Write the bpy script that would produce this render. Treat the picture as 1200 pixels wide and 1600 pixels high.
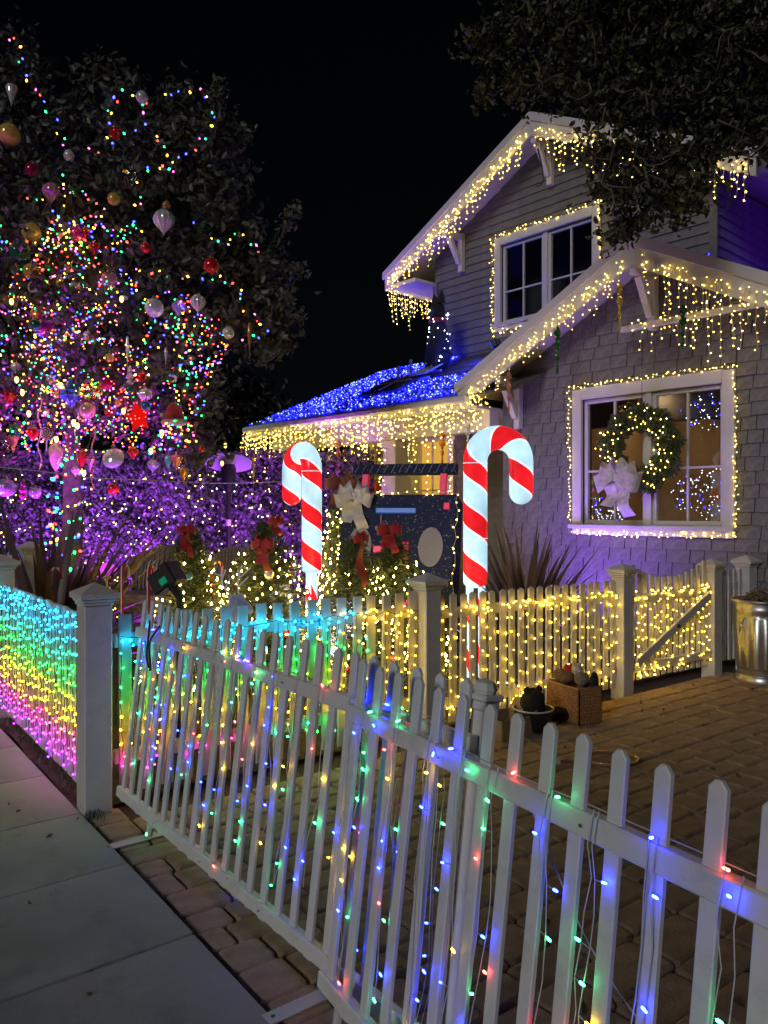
import bpy, math, random
import numpy as np
from mathutils import Vector, Matrix, Quaternion

for _o in list(bpy.data.objects):
    bpy.data.objects.remove(_o)
SC = bpy.context.scene
COL = SC.collection
RND = random.Random(11)
NPR = np.random.RandomState(5)
rad = math.radians

# ------------------------------------------------------------------ camera, sky, sun, exposure
EYE = 1.5          # eye height in metres
FPX = 1200.0       # focal length in pixels of the 1200 x 1600 photograph
HOR = 795.0        # row of the horizon
cam_d = bpy.data.cameras.new('camera')
cam_d.sensor_fit = 'VERTICAL'
cam_d.sensor_height = 36.0
cam_d.sensor_width = 27.0
cam_d.lens = 36.0 * FPX / 1600.0
cam_d.shift_y = -(800 - HOR) / 1600.0
cam_d.clip_start = 0.05
cam_d.clip_end = 400
cam = bpy.data.objects.new('camera', cam_d)
cam.location = (0, 0, EYE)
cam.rotation_euler = (rad(90), 0, 0)
COL.objects.link(cam)
SC.camera = cam

SUN_EL, SUN_AZ = rad(20), rad(212)      # faint street light from behind the photographer
world = bpy.data.worlds.new('World')
SC.world = world
world.use_nodes = True
wn = world.node_tree
sky = wn.nodes.new('ShaderNodeTexSky')
sky.sky_type = 'NISHITA'
sky.sun_disc = False
sky.sun_elevation = SUN_EL
sky.sun_rotation = SUN_AZ
wn.links.new(sky.outputs[0], wn.nodes['Background'].inputs[0])
wn.nodes['Background'].inputs[1].default_value = 0.0004

sd = bpy.data.lights.new('sun', 'SUN')
sd.energy = 0.68
sd.angle = rad(14)
sd.color = (1.0, 0.97, 0.95)
sun = bpy.data.objects.new('sun', sd)
sdir = Vector((math.sin(SUN_AZ) * math.cos(SUN_EL), math.cos(SUN_AZ) * math.cos(SUN_EL), math.sin(SUN_EL)))
sun.rotation_euler = (-sdir).to_track_quat('-Z', 'Y').to_euler()
sun.location = sdir * 20
COL.objects.link(sun)

SC.view_settings.view_transform = 'Standard'
SC.view_settings.look = 'None'
SC.view_settings.exposure = 0.0
SC.view_settings.gamma = 1.0
SC.view_settings.use_curve_mapping = False
SC.render.engine = 'CYCLES'
SC.cycles.max_bounces = 5
SC.cycles.diffuse_bounces = 2
SC.cycles.glossy_bounces = 3
SC.cycles.transparent_max_bounces = 12
SC.cycles.transmission_bounces = 3
SC.cycles.sample_clamp_indirect = 3.0
SC.cycles.caustics_reflective = False
SC.cycles.caustics_refractive = False
SC.cycles.use_light_tree = True
SC.cycles.use_denoising = True


def at(x, y, d):
    """world point seen at photograph pixel (x, y) at depth d"""
    return Vector(((x - 600.0) / FPX * d, d, EYE - (y - HOR) / FPX * d))


# ------------------------------------------------------------------ materials
def _nt(name):
    m = bpy.data.materials.new(name)
    m.use_nodes = True
    nt = m.node_tree
    return m, nt, nt.nodes, nt.links, nt.nodes['Principled BSDF']


def mat(name, col, rough=0.6, var=0.25, scale=8.0, bump=0.0, bscale=None, metal=0.0, island=0.0,
        emit=None, estr=0.0, spec=0.5, dirt=None, dscale=2.0, sheen=0.0, coat=0.0):
    m, nt, N, L, b = _nt(name)
    tc = N.new('ShaderNodeTexCoord')
    nz = N.new('ShaderNodeTexNoise')
    nz.inputs['Scale'].default_value = scale
    nz.inputs['Detail'].default_value = 6
    L.new(tc.outputs['Object'], nz.inputs['Vector'])
    rmp = N.new('ShaderNodeValToRGB')
    lo = tuple(max(0, c * (1 - var)) for c in col) + (1,)
    hi = tuple(min(1, c * (1 + var)) for c in col) + (1,)
    rmp.color_ramp.elements[0].position = 0.3
    rmp.color_ramp.elements[1].position = 0.7
    rmp.color_ramp.elements[0].color = lo
    rmp.color_ramp.elements[1].color = hi
    L.new(nz.outputs['Fac'], rmp.inputs['Fac'])
    out = rmp.outputs['Color']
    if island > 0:
        g = N.new('ShaderNodeNewGeometry')
        mr = N.new('ShaderNodeMapRange')
        mr.inputs['To Min'].default_value = 1 - island
        mr.inputs['To Max'].default_value = 1 + island
        L.new(g.outputs['Random Per Island'], mr.inputs['Value'])
        mx = N.new('ShaderNodeMix')
        mx.data_type = 'RGBA'
        mx.blend_type = 'MULTIPLY'
        mx.inputs['Factor'].default_value = 1.0
        L.new(out, mx.inputs['A'])
        L.new(mr.outputs['Result'], mx.inputs['B'])
        out = mx.outputs['Result']
    if dirt:
        n2 = N.new('ShaderNodeTexNoise')
        n2.inputs['Scale'].default_value = dscale
        n2.inputs['Detail'].default_value = 8
        n2.inputs['Roughness'].default_value = 0.7
        L.new(tc.outputs['Object'], n2.inputs['Vector'])
        r2 = N.new('ShaderNodeMapRange')
        r2.inputs['From Min'].default_value = 0.52
        r2.inputs['From Max'].default_value = 0.75
        r2.inputs['To Max'].default_value = 0.7
        L.new(n2.outputs['Fac'], r2.inputs['Value'])
        mx2 = N.new('ShaderNodeMix')
        mx2.data_type = 'RGBA'
        L.new(r2.outputs['Result'], mx2.inputs['Factor'])
        L.new(out, mx2.inputs['A'])
        mx2.inputs['B'].default_value = tuple(dirt) + (1,)
        out = mx2.outputs['Result']
    L.new(out, b.inputs['Base Color'])
    b.inputs['Roughness'].default_value = rough
    b.inputs['Metallic'].default_value = metal
    b.inputs['Specular IOR Level'].default_value = spec
    b.inputs['Coat Weight'].default_value = coat
    b.inputs['Sheen Weight'].default_value = sheen
    if bump > 0:
        n3 = N.new('ShaderNodeTexNoise')
        n3.inputs['Scale'].default_value = bscale or scale * 6
        n3.inputs['Detail'].default_value = 5
        L.new(tc.outputs['Object'], n3.inputs['Vector'])
        bp = N.new('ShaderNodeBump')
        bp.inputs['Strength'].default_value = bump
        bp.inputs['Distance'].default_value = 0.01
        L.new(n3.outputs['Fac'], bp.inputs['Height'])
        L.new(bp.outputs['Normal'], b.inputs['Normal'])
    if emit:
        b.inputs['Emission Color'].default_value = tuple(emit) + (1,)
        b.inputs['Emission Strength'].default_value = estr
    return m


def glow(name, col, s):
    m = bpy.data.materials.new(name)
    m.use_nodes = True
    N, L = m.node_tree.nodes, m.node_tree.links
    N.remove(N['Principled BSDF'])
    e = N.new('ShaderNodeEmission')
    e.inputs['Color'].default_value = tuple(col) + (1,)
    e.inputs['Strength'].default_value = s
    L.new(e.outputs[0], N['Material Output'].inputs['Surface'])
    return m


def glass_mat(name, tint=(1, 1, 1), refl=0.12):
    m = bpy.data.materials.new(name)
    m.use_nodes = True
    N, L = m.node_tree.nodes, m.node_tree.links
    N.remove(N['Principled BSDF'])
    t = N.new('ShaderNodeBsdfTransparent')
    t.inputs['Color'].default_value = tuple(tint) + (1,)
    g = N.new('ShaderNodeBsdfGlossy')
    g.inputs['Roughness'].default_value = 0.02
    lw = N.new('ShaderNodeLayerWeight')
    lw.inputs['Blend'].default_value = refl
    ad = N.new('ShaderNodeMath')
    ad.operation = 'ADD'
    ad.inputs[1].default_value = refl * 0.5
    ad.use_clamp = True
    L.new(lw.outputs['Fresnel'], ad.inputs[0])
    mx = N.new('ShaderNodeMixShader')
    L.new(ad.outputs[0], mx.inputs['Fac'])
    L.new(t.outputs[0], mx.inputs[1])
    L.new(g.outputs[0], mx.inputs[2])
    L.new(mx.outputs[0], N['Material Output'].inputs['Surface'])
    return m


def leaf_mat(name, col, var=0.35, trans=0.25):
    m, nt, N, L, b = _nt(name)
    g = N.new('ShaderNodeNewGeometry')
    rmp = N.new('ShaderNodeValToRGB')
    rmp.color_ramp.elements[0].color = tuple(c * (1 - var) for c in col) + (1,)
    rmp.color_ramp.elements[1].color = tuple(min(1, c * (1 + var)) for c in col) + (1,)
    L.new(g.outputs['Random Per Island'], rmp.inputs['Fac'])
    L.new(rmp.outputs['Color'], b.inputs['Base Color'])
    b.inputs['Roughness'].default_value = 0.45
    tr = N.new('ShaderNodeBsdfTranslucent')
    L.new(rmp.outputs['Color'], tr.inputs['Color'])
    mx = N.new('ShaderNodeMixShader')
    mx.inputs['Fac'].default_value = trans
    L.new(b.outputs[0], mx.inputs[1])
    L.new(tr.outputs[0], mx.inputs[2])
    L.new(mx.outputs[0], N['Material Output'].inputs['Surface'])
    return m


M = {}
M['vinyl'] = mat('white_vinyl', (0.74, 0.76, 0.74), 0.38, 0.06, 5, 0.05, dirt=(0.4, 0.39, 0.34), dscale=7)
M['wpaint'] = mat('white_paint', (0.62, 0.61, 0.6), 0.5, 0.06, 6, 0.05, dirt=(0.4, 0.38, 0.34), dscale=7)
M['trim'] = mat('trim_paint', (0.7, 0.68, 0.68), 0.5, 0.05, 4, 0.04)
M['shingle'] = mat('grey_cedar_shingle', (0.185, 0.178, 0.195), 0.8, 0.2, 22, 0.35, 90, island=0.24)
M['siding'] = mat('grey_lap_siding', (0.165, 0.16, 0.172), 0.75, 0.18, 10, 0.2, 60, island=0.08)
M['sheath'] = mat('dark_sheathing', (0.05, 0.047, 0.05), 0.9, 0.2)
M['roof'] = mat('asphalt_shingle', (0.07, 0.07, 0.085), 0.9, 0.3, 30, 0.4, 120, island=0.25)
M['conc'] = mat('sidewalk_concrete', (0.3, 0.3, 0.285), 0.75, 0.28, 1.7, 0.35, 140, island=0.1, dirt=(0.09, 0.09, 0.08), dscale=2.6)
M['paver'] = mat('tumbled_paver', (0.33, 0.235, 0.16), 0.8, 0.28, 12, 0.45, 70, island=0.3, dirt=(0.13, 0.1, 0.08), dscale=8)
M['sand'] = mat('joint_sand', (0.05, 0.045, 0.04), 0.95, 0.3, 40, 0.4)
M['soil'] = mat('mulch_soil', (0.06, 0.045, 0.035), 0.95, 0.5, 14, 0.7, 60)
M['black'] = mat('black_plastic', (0.015, 0.015, 0.016), 0.45, 0.1)
M['dkwire'] = mat('dark_green_wire', (0.01, 0.025, 0.015), 0.5, 0.1)
M['clwire'] = mat('clear_wire', (0.55, 0.55, 0.55), 0.3, 0.1)
M['metal'] = mat('galvanised_steel', (0.5, 0.5, 0.49), 0.34, 0.15, 9, 0.06, metal=0.9)
M['bark'] = mat('bark', (0.09, 0.07, 0.06), 0.9, 0.4, 14, 0.7, 40)
M['dirtplate'] = mat('painted_foot_plate', (0.55, 0.53, 0.52), 0.4, 0.08, 12)
M['glass'] = glass_mat('window_glass', (0.95, 0.97, 0.97), 0.12)

WARM = (1.0, 0.68, 0.13)
BUL = {
    'warm': glow('bulb_warm', WARM, 11.5),
    'warm_hi': glow('bulb_warm_bright', (1.0, 0.68, 0.13), 70.0),
    'gold': glow('bulb_gold', (1.0, 0.58, 0.03), 26.0),
    'warm_lo': glow('bulb_warm_dim', WARM, 5.0),
    'tred': glow('tree_red', (1.0, 0.05, 0.03), 9.0),
    'tamb': glow('tree_amber', (1.0, 0.45, 0.04), 10.0),
    'tblu': glow('tree_blue', (0.03, 0.04, 1.0), 16.0),
    'tgrn': glow('tree_green', (0.02, 0.85, 0.22), 8.0),
    'tpnk': glow('tree_pink', (1.0, 0.12, 0.6), 8.0),
    'white': glow('bulb_cool_white', (0.8, 0.9, 1.0), 8.0),
    'cyan': glow('bulb_cyan', (0.005, 0.42, 0.75), 60.0),
    'teal': glow('bulb_teal', (0.008, 0.75, 0.42), 48.0),
    'green': glow('bulb_green', (0.01, 0.85, 0.06), 48.0),
    'lime': glow('bulb_lime', (0.3, 0.85, 0.012), 44.0),
    'yellow': glow('bulb_yellow', (0.95, 0.62, 0.015), 40.0),
    'amber': glow('bulb_amber', (1.0, 0.38, 0.012), 34.0),
    'red': glow('bulb_red', (1.0, 0.035, 0.025), 20.0),
    'pink': glow('bulb_pink', (1.0, 0.03, 0.22), 48.0),
    'magenta': glow('bulb_magenta', (0.85, 0.012, 0.62), 56.0),
    'violet': glow('bulb_violet', (0.4, 0.012, 1.0), 56.0),
    'blue': glow('bulb_blue', (0.003, 0.004, 1.0), 52.0),
    'blue_hi': glow('bulb_blue_white', (0.3, 0.4, 1.0), 4.0),
}


# ------------------------------------------------------------------ object helpers
def tag(o, label=None, cat=None, group=None, kind=None):
    if label: o['label'] = label
    if cat: o['category'] = cat
    if group: o['group'] = group
    if kind: o['kind'] = kind
    return o


def root(name, label, cat, loc, group=None):
    o = bpy.data.objects.new(name, None)
    o.empty_display_size = 0.1
    o.location = loc
    COL.objects.link(o)
    o['_w'] = [float(c) for c in loc]
    return tag(o, label, cat, group)


def wpos(o):
    return Vector(o['_w']) if '_w' in o else Vector(o.location)


def place(mesh, name, parent=None, loc=(0, 0, 0), rot=None, scale=None):
    """link an object that uses mesh at world loc, as a part of parent"""
    o = bpy.data.objects.new(name, mesh)
    COL.objects.link(o)
    w = Vector(loc)
    o['_w'] = [float(c) for c in w]
    if parent is not None:
        o.parent = parent
        pm = Matrix.LocRotScale(wpos(parent), parent.rotation_euler.to_quaternion(), parent.scale)
        o.matrix_parent_inverse = pm.inverted()
    o.location = w
    if rot is not None:
        o.rotation_euler = rot if not isinstance(rot, Matrix) else rot.to_euler()
    if scale is not None:
        o.scale = scale
    return o


def zrot(a):
    return Matrix.Rotation(a, 3, 'Z')


def basis(d, up=(0, 0, 1)):
    """rotation matrix whose x axis is d"""
    x = Vector(d).normalized()
    z = Vector(up)
    y = z.cross(x)
    if y.length < 1e-5:
        y = Vector((0, 1, 0)).cross(x)
    y.normalize()
    z = x.cross(y)
    return Matrix((x, y, z)).transposed()


class MB:
    def __init__(self):
        self.v, self.f, self.m = [], [], []

    def add(self, vs, fs, mi=0):
        n = len(self.v)
        self.v.extend([tuple(p) for p in vs])
        self.f.extend([tuple(i + n for i in q) for q in fs])
        self.m.extend([mi] * len(fs))
        return self

    def box(self, c, s, rot=None, mi=0):
        c = Vector(c)
        hx, hy, hz = s[0] / 2, s[1] / 2, s[2] / 2
        vs = []
        for z in (-hz, hz):
            for x, y in ((-hx, -hy), (hx, -hy), (hx, hy), (-hx, hy)):
                p = Vector((x, y, z))
                vs.append(c + (rot @ p if rot is not None else p))
        return self.add(vs, [(3, 2, 1, 0), (4, 5, 6, 7), (0, 1, 5, 4), (1, 2, 6, 5), (2, 3, 7, 6), (3, 0, 4, 7)], mi)

    def cbox(self, c, s, b, rot=None, mi=0):
        """box with chamfered edges"""
        c = Vector(c)
        h = [k / 2 for k in s]
        vs, idx = [], {}
        for sx in (-1, 1):
            for sy in (-1, 1):
                for sz in (-1, 1):
                    for ax in range(3):
                        sg = (sx, sy, sz)
                        p = Vector([sg[i] * (h[i] if i == ax else h[i] - b) for i in range(3)])
                        idx[(sx, sy, sz, ax)] = len(vs)
                        vs.append(c + (rot @ p if rot is not None else p))
        fs = []
        for ax in range(3):
            o1, o2 = [i for i in range(3) if i != ax]
            for s0 in (-1, 1):
                ring = []
                for a, bb in ((-1, -1), (1, -1), (1, 1), (-1, 1)):
                    sg = [0, 0, 0]
                    sg[ax], sg[o1], sg[o2] = s0, a, bb
                    ring.append(idx[(sg[0], sg[1], sg[2], ax)])
                flip = (s0 > 0) == (ax == 1)
                fs.append(tuple(ring[::-1]) if flip else tuple(ring))
        for ax in range(3):
            o1, o2 = [i for i in range(3) if i != ax]
            for a in (-1, 1):
                for bb in (-1, 1):
                    q = []
                    for s0, face in ((-1, o1), (1, o1), (1, o2), (-1, o2)):
                        sg = [0, 0, 0]
                        sg[ax], sg[o1], sg[o2] = s0, a, bb
                        q.append(idx[(sg[0], sg[1], sg[2], face)])
                    fs.append(tuple(q))
        for sx in (-1, 1):
            for sy in (-1, 1):
                for sz in (-1, 1):
                    fs.append(tuple(idx[(sx, sy, sz, a)] for a in range(3)))
        return self.add(vs, fs, mi)

    def beam(self, a, b, w, h, up=(0, 0, 1), mi=0, ch=0.0):
        a, b = Vector(a), Vector(b)
        r = basis(b - a, up)
        if ch > 0:
            return self.cbox((a + b) / 2, ((b - a).length, w, h), ch, r, mi)
        return self.box((a + b) / 2, ((b - a).length, w, h), r, mi)

    def tube(self, pts, r, n=6, mi=0, cap=True, flat=1.0):
        pts = [Vector(p) for p in pts]
        rs = r if isinstance(r, (list, tuple)) else [r] * len(pts)
        vs, fs = [], []
        prev = None
        for i, p in enumerate(pts):
            d = (pts[min(i + 1, len(pts) - 1)] - pts[max(i - 1, 0)])
            if d.length < 1e-9:
                d = Vector((0, 0, 1))
            d.normalize()
            if prev is None:
                s = d.cross(Vector((0, 0, 1)))
                if s.length < 1e-3:
                    s = Vector((1, 0, 0))
            else:
                s = prev - d * prev.dot(d)
                if s.length < 1e-6:
                    s = d.cross(Vector((0, 0, 1)))
            s.normalize()
            prev = s
            t = d.cross(s)
            for k in range(n):
                a = 2 * math.pi * k / n
                vs.append(p + s * (math.cos(a) * rs[i]) + t * (math.sin(a) * rs[i] * flat))
        for i in range(len(pts) - 1):
            for k in range(n):
                k2 = (k + 1) % n
                fs.append((i * n + k, i * n + k2, (i + 1) * n + k2, (i + 1) * n + k))
        if cap:
            fs.append(tuple(range(n))[::-1])
            fs.append(tuple((len(pts) - 1) * n + k for k in range(n)))
        return self.add(vs, fs, mi)

    def lathe(self, prof, c=(0, 0, 0), n=14, rot=None, mi=0, flute=None, sq=1.0):
        c = Vector(c)
        vs, fs = [], []
        for r, z in prof:
            for k in range(n):
                a = 2 * math.pi * k / n
                rr = r * (flute(k, z) if flute else 1.0)
                p = Vector((rr * math.cos(a), rr * math.sin(a) * sq, z))
                vs.append(c + (rot @ p if rot is not None else p))
        for i in range(len(prof) - 1):
            for k in range(n):
                k2 = (k + 1) % n
                fs.append((i * n + k, i * n + k2, (i + 1) * n + k2, (i + 1) * n + k))
        fs.append(tuple(range(n))[::-1])
        fs.append(tuple((len(prof) - 1) * n + k for k in range(n)))
        return self.add(vs, fs, mi)

    def prism(self, poly, vec, mi=0):
        """planar polygon (3d points) extruded by vec"""
        vec = Vector(vec)
        n = len(poly)
        vs = [Vector(p) for p in poly] + [Vector(p) + vec for p in poly]
        fs = [tuple(range(n))[::-1], tuple(range(n, 2 * n))]
        for i in range(n):
            j = (i + 1) % n
            fs.append((i, j, n + j, n + i))
        return self.add(vs, fs, mi)

    def octa(self, c, r, ax=None, el=1.0, mi=0):
        c = Vector(c)
        ax = Vector(ax).normalized() if ax is not None else Vector((0, 0, 1))
        s = ax.orthogonal().normalized()
        t = ax.cross(s)
        vs = [c + ax * r * el, c - ax * r * el, c + s * r, c + t * r, c - s * r, c - t * r]
        return self.add(vs, [(0, 2, 3), (0, 3, 4), (0, 4, 5), (0, 5, 2), (1, 3, 2), (1, 4, 3), (1, 5, 4), (1, 2, 5)], mi)

    def mesh(self, name, mats, smooth=False, off=None):
        me = bpy.data.meshes.new(name)
        o = off or Vector((0, 0, 0))
        me.from_pydata([(x - o.x, y - o.y, z - o.z) for x, y, z in self.v], [], self.f)
        mats = mats if isinstance(mats, (list, tuple)) else [mats]
        for k in mats:
            me.materials.append(k)
        if len(mats) > 1:
            me.polygons.foreach_set('material_index', self.m)
        if smooth:
            me.polygons.foreach_set('use_smooth', [True] * len(me.polygons))
            if smooth != 'full':
                try:
                    me.set_sharp_from_angle(angle=rad(40))
                except Exception:
                    pass
        return me

    def build(self, name, mats, parent=None, smooth=False, kind=None, label=None):
        if not self.v:
            return None
        a = np.array(self.v)
        c = Vector(((a.max(0) + a.min(0)) / 2).tolist())
        o = place(self.mesh(name, mats, smooth, c), name, parent, c)
        if kind: o['kind'] = kind
        if label: o['label'] = label
        return o


def lerp(a, b, t):
    return a + (b - a) * t


def smoothpath(pts, n=6):
    """Catmull-Rom through pts"""
    P = [Vector(p) for p in pts]
    P = [P[0] * 2 - P[1]] + P + [P[-1] * 2 - P[-2]]
    out = []
    for i in range(1, len(P) - 2):
        for k in range(n):
            t = k / n
            a, b, c, d = P[i - 1], P[i], P[i + 1], P[i + 2]
            out.append(0.5 * ((2 * b) + (c - a) * t + (2 * a - 5 * b + 4 * c - d) * t * t + (3 * b - a - 3 * c + d) * t ** 3))
    out.append(P[-2])
    return out


def leaf_mesh(name, centers, sizes, mats, mi=None, aspect=0.5, fold=0.25, align=None, droop=0.0):
    """one mesh of leaf-shaped folded hexagons, one per centre"""
    n = len(centers)
    C = np.asarray(centers, float)
    S = np.asarray(sizes, float).reshape(n, 1)
    a = NPR.normal(size=(n, 3))
    if align is not None:
        a = a * 0.6 + np.asarray(align, float)
    a[:, 2] -= droop
    a /= np.linalg.norm(a, axis=1, keepdims=True) + 1e-9
    r = NPR.normal(size=(n, 3))
    b = np.cross(a, r)
    b /= np.linalg.norm(b, axis=1, keepdims=True) + 1e-9
    c = np.cross(a, b)
    w = aspect * 0.5
    V = np.empty((n, 6, 3))
    V[:, 0] = C - a * S * 0.5
    V[:, 1] = C - a * S * 0.18 + b * S * w + c * S * fold * w * 2
    V[:, 2] = C + a * S * 0.22 + b * S * w * 0.85 + c * S * fold * w * 2
    V[:, 3] = C + a * S * 0.5 - c * S * 0.08
    V[:, 4] = C + a * S * 0.22 - b * S * w * 0.85 + c * S * fold * w * 2
    V[:, 5] = C - a * S * 0.18 - b * S * w + c * S * fold * w * 2
    me = bpy.data.meshes.new(name)
    me.vertices.add(n * 6)
    me.vertices.foreach_set('co', V.reshape(-1))
    base = (np.arange(n) * 6).reshape(n, 1)
    q = np.concatenate([base + np.array([[0, 1, 2, 3]]), base + np.array([[0, 3, 4, 5]])], axis=1).reshape(-1)
    me.loops.add(n * 8)
    me.loops.foreach_set('vertex_index', q.astype(np.int32))
    me.polygons.add(n * 2)
    me.polygons.foreach_set('loop_start', (np.arange(n * 2) * 4).astype(np.int32))
    mats = mats if isinstance(mats, (list, tuple)) else [mats]
    for k in mats:
        me.materials.append(k)
    if mi is not None:
        me.polygons.foreach_set('material_index', np.repeat(np.asarray(mi, np.int32), 2))
    me.update(calc_edges=True)
    me.validate()
    return me


def string_thing(name, label, loc, wires, bulbs, wire_mat, wr=0.003, br=0.009, group=None, el=1.3, cat='string lights'):
    """light string: wire part + bulbs part; wires = polylines, bulbs = [(pos, colour key)]"""
    t = root(name, label, cat, loc, group)
    mb = MB()
    for w in wires:
        if len(w) > 1:
            mb.tube(w, wr, 4, cap=False)
    mb.build('wire', wire_mat, t)
    bulbs = [(p, 'warm_lo' if k == 'warm' and RND.random() < 0.3 else k) for p, k in bulbs]
    keys = sorted(set(k for _, k in bulbs))
    mb = MB()
    for p, k in bulbs:
        ax = Vector((RND.uniform(-1, 1), RND.uniform(-1, 1), RND.uniform(-1, 1)))
        mb.octa(p, br * RND.uniform(0.75, 1.25), ax, el, keys.index(k))
    mb.build('bulbs', [BUL[k] for k in keys], t, kind='stuff')
    return t
# ------------------------------------------------------------------ ground, sidewalk, driveway
UA = rad(37.5)
US = Vector((-math.sin(UA), math.cos(UA), 0))     # along the sidewalk, away to the left
VS = Vector((math.cos(UA), math.sin(UA), 0))      # into the lot, away to the right
K0 = Vector((-1.475, 3.755, 0))                   # corner of sidewalk edge beside the corner post


def S(p, q, z=0.0):
    """sidewalk frame: p metres towards the camera-right along the kerb line, q metres into the lot"""
    return K0 - US * p + VS * q + Vector((0, 0, z))


g = MB().add([(-70, -20, -0.06), (70, -20, -0.06), (70, 120, -0.06), (-70, 120, -0.06)], [(0, 1, 2, 3)])
tag(g.build('ground', M['soil']), kind='structure')

# garden bed behind the fences, a slightly uneven sheet
def sheet(name, f, nu, nv, m, amp, kind='structure'):
    mb = MB()
    vs, fs = [], []
    for i in range(nu + 1):
        for j in range(nv + 1):
            p = f(i / nu, j / nv)
            vs.append(p + Vector((0, 0, RND.uniform(-amp, amp))))
    for i in range(nu):
        for j in range(nv):
            a = i * (nv + 1) + j
            fs.append((a, a + 1, a + nv + 2, a + nv + 1))
    mb.add(vs, fs)
    return tag(mb.build(name, m, smooth='full'), kind=kind)

sheet('garden_bed', lambda a, b: S(-9 + 8.9 * a, 0.02 + 5.9 * b, -0.012), 40, 36, M['soil'], 0.012)

walk = tag(MB().box(S(-1.0, -0.78, -0.055), (16, 1.56, 0.03), basis(US)).build('sidewalk', M['sand']), kind='structure')
slab_edges = [-9.6 + 0.685 * k for k in range(22)]
joints = [-0.02 + 0.675 * k for k in range(-9, 8)]
for k in range(len(joints) - 1):
    a, b = joints[k] + 0.006, joints[k + 1] - 0.006
    mb = MB().cbox(S((a + b) / 2, -0.75, -0.02 + RND.uniform(-0.002, 0.002)), (b - a, 1.49, 0.06), 0.002, basis(US))
    mb.build('slab', M['conc'], walk)
drive = tag(MB().box(S(1.9, 4.2, -0.05), (8.2, 8.6, 0.03), basis(US)).build('driveway', M['sand']), kind='structure')

# tumbled pavers, courses running into the lot
VF_A = rad(35.5)
VF = Vector((math.cos(VF_A), math.sin(VF_A), 0))
PA = Vector((-1.44, 3.82, 0))                      # corner post

def in_frame(p, m=60):
    if p.y < 0.4:
        return False
    x = 600 + FPX * p.x / p.y
    y = HOR + FPX * EYE / p.y
    return -m < x < 1200 + m and y < 1660

pavers = []
p = -0.02
while p < 4.6:
    w = RND.choice((0.14, 0.15, 0.185, 0.19))
    q = 0.012 - RND.uniform(0.0, 0.0)
    first = True
    while q < 7.6:
        ln = RND.choice((0.2, 0.24, 0.29, 0.32))
        if first:
            ln *= RND.uniform(0.35, 1.0)
            first = False
        c = S(p + w / 2, q + ln / 2)
        rel = c - PA
        side = rel.x * VF.y - rel.y * VF.x         # > 0: driveway side of the fence line
        if in_frame(c) and side > 0.1:
            pavers.append((c, w, ln))
        q += ln
    p += w
pavers.sort(key=lambda t: t[0].length)

def paver_geo(mb, c, w, ln):
    r = basis(US).copy() @ zrot(RND.uniform(-0.012, 0.012))
    hx, hy = w / 2 - 0.004, ln / 2 - 0.004
    z0 = RND.uniform(-0.004, 0.003)
    tx, ty = RND.uniform(-0.012, 0.012), RND.uniform(-0.012, 0.012)
    vs, fs = [], []
    cut = 0.012
    for (ins, z) in ((0.0, -0.05), (0.0, -0.012), (0.004, -0.004), (0.013, 0.0)):
        ring = []
        for sx, sy in ((-1, -1), (1, -1), (1, 1), (-1, 1)):
            ax, ay = hx - ins, hy - ins
            k = cut + ins * 0.3
            e = [(sx * ax, sy * (ay - k)), (sx * (ax - k), sy * ay)]
            if sx * sy > 0:
                e = e
            else:
                e = e[::-1]
            ring += e
        for x, y in ring:
            pp = r @ Vector((x, y, 0))
            vs.append((c.x + pp.x, c.y + pp.y, z + z0 + (x * tx + y * ty if z > -0.03 else 0)))
    for i in range(3):
        for k in range(8):
            k2 = (k + 1) % 8
            fs.append((i * 8 + k, i * 8 + k2, (i + 1) * 8 + k2, (i + 1) * 8 + k))
    fs.append(tuple(range(24, 32)))
    mb.add(vs, fs)

rest = MB()
for i, (c, w, ln) in enumerate(pavers):
    if i < 300:
        mb = MB()
        paver_geo(mb, c, w, ln)
        mb.build('paver', M['paver'], drive)
    else:
        paver_geo(rest, c, w, ln)
rest.build('far_pavers', M['paver'], drive, kind='stuff')

# ------------------------------------------------------------------ picket fences
def picket_mesh(name, w, t, h, m, top='dog'):
    """picket standing on z=0, width along x, thickness along y"""
    hw, c = w / 2, w * 0.3
    if top == 'dog':
        prof = [(-hw, 0), (hw, 0), (hw, h - c * 1.25), (hw * 0.32, h), (-hw * 0.32, h), (-hw, h - c * 1.25)]
    elif top == 'point':
        prof = [(-hw, 0), (hw, 0), (hw, h - hw * 0.5), (0, h), (-hw, h - hw * 0.5)]
    else:
        prof = [(-hw, 0), (hw, 0), (hw, h), (-hw, h)]
    n = len(prof)
    b = min(t, w) * 0.16
    vs, fs = [], []
    cx, cz = 0, h / 2
    def ring(ins, y):
        for x, z in prof:
            vs.append((x - math.copysign(ins, x) if abs(x) > 1e-6 else 0, y, z - (ins if z > h * 0.5 else -ins)))
    ring(b, -t / 2); ring(0, -t / 2 + b); ring(0, t / 2 - b); ring(b, t / 2)
    for i in range(3):
        for k in range(n):
            k2 = (k + 1) % n
            fs.append((i * n + k, i * n + k2, (i + 1) * n + k2, (i + 1) * n + k))
    fs.append(tuple(range(n)))
    fs.append(tuple(range(3 * n, 4 * n))[::-1])
    fs = [f[::-1] for f in fs]
    return MB().add(vs, fs).mesh(name, m)


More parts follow.
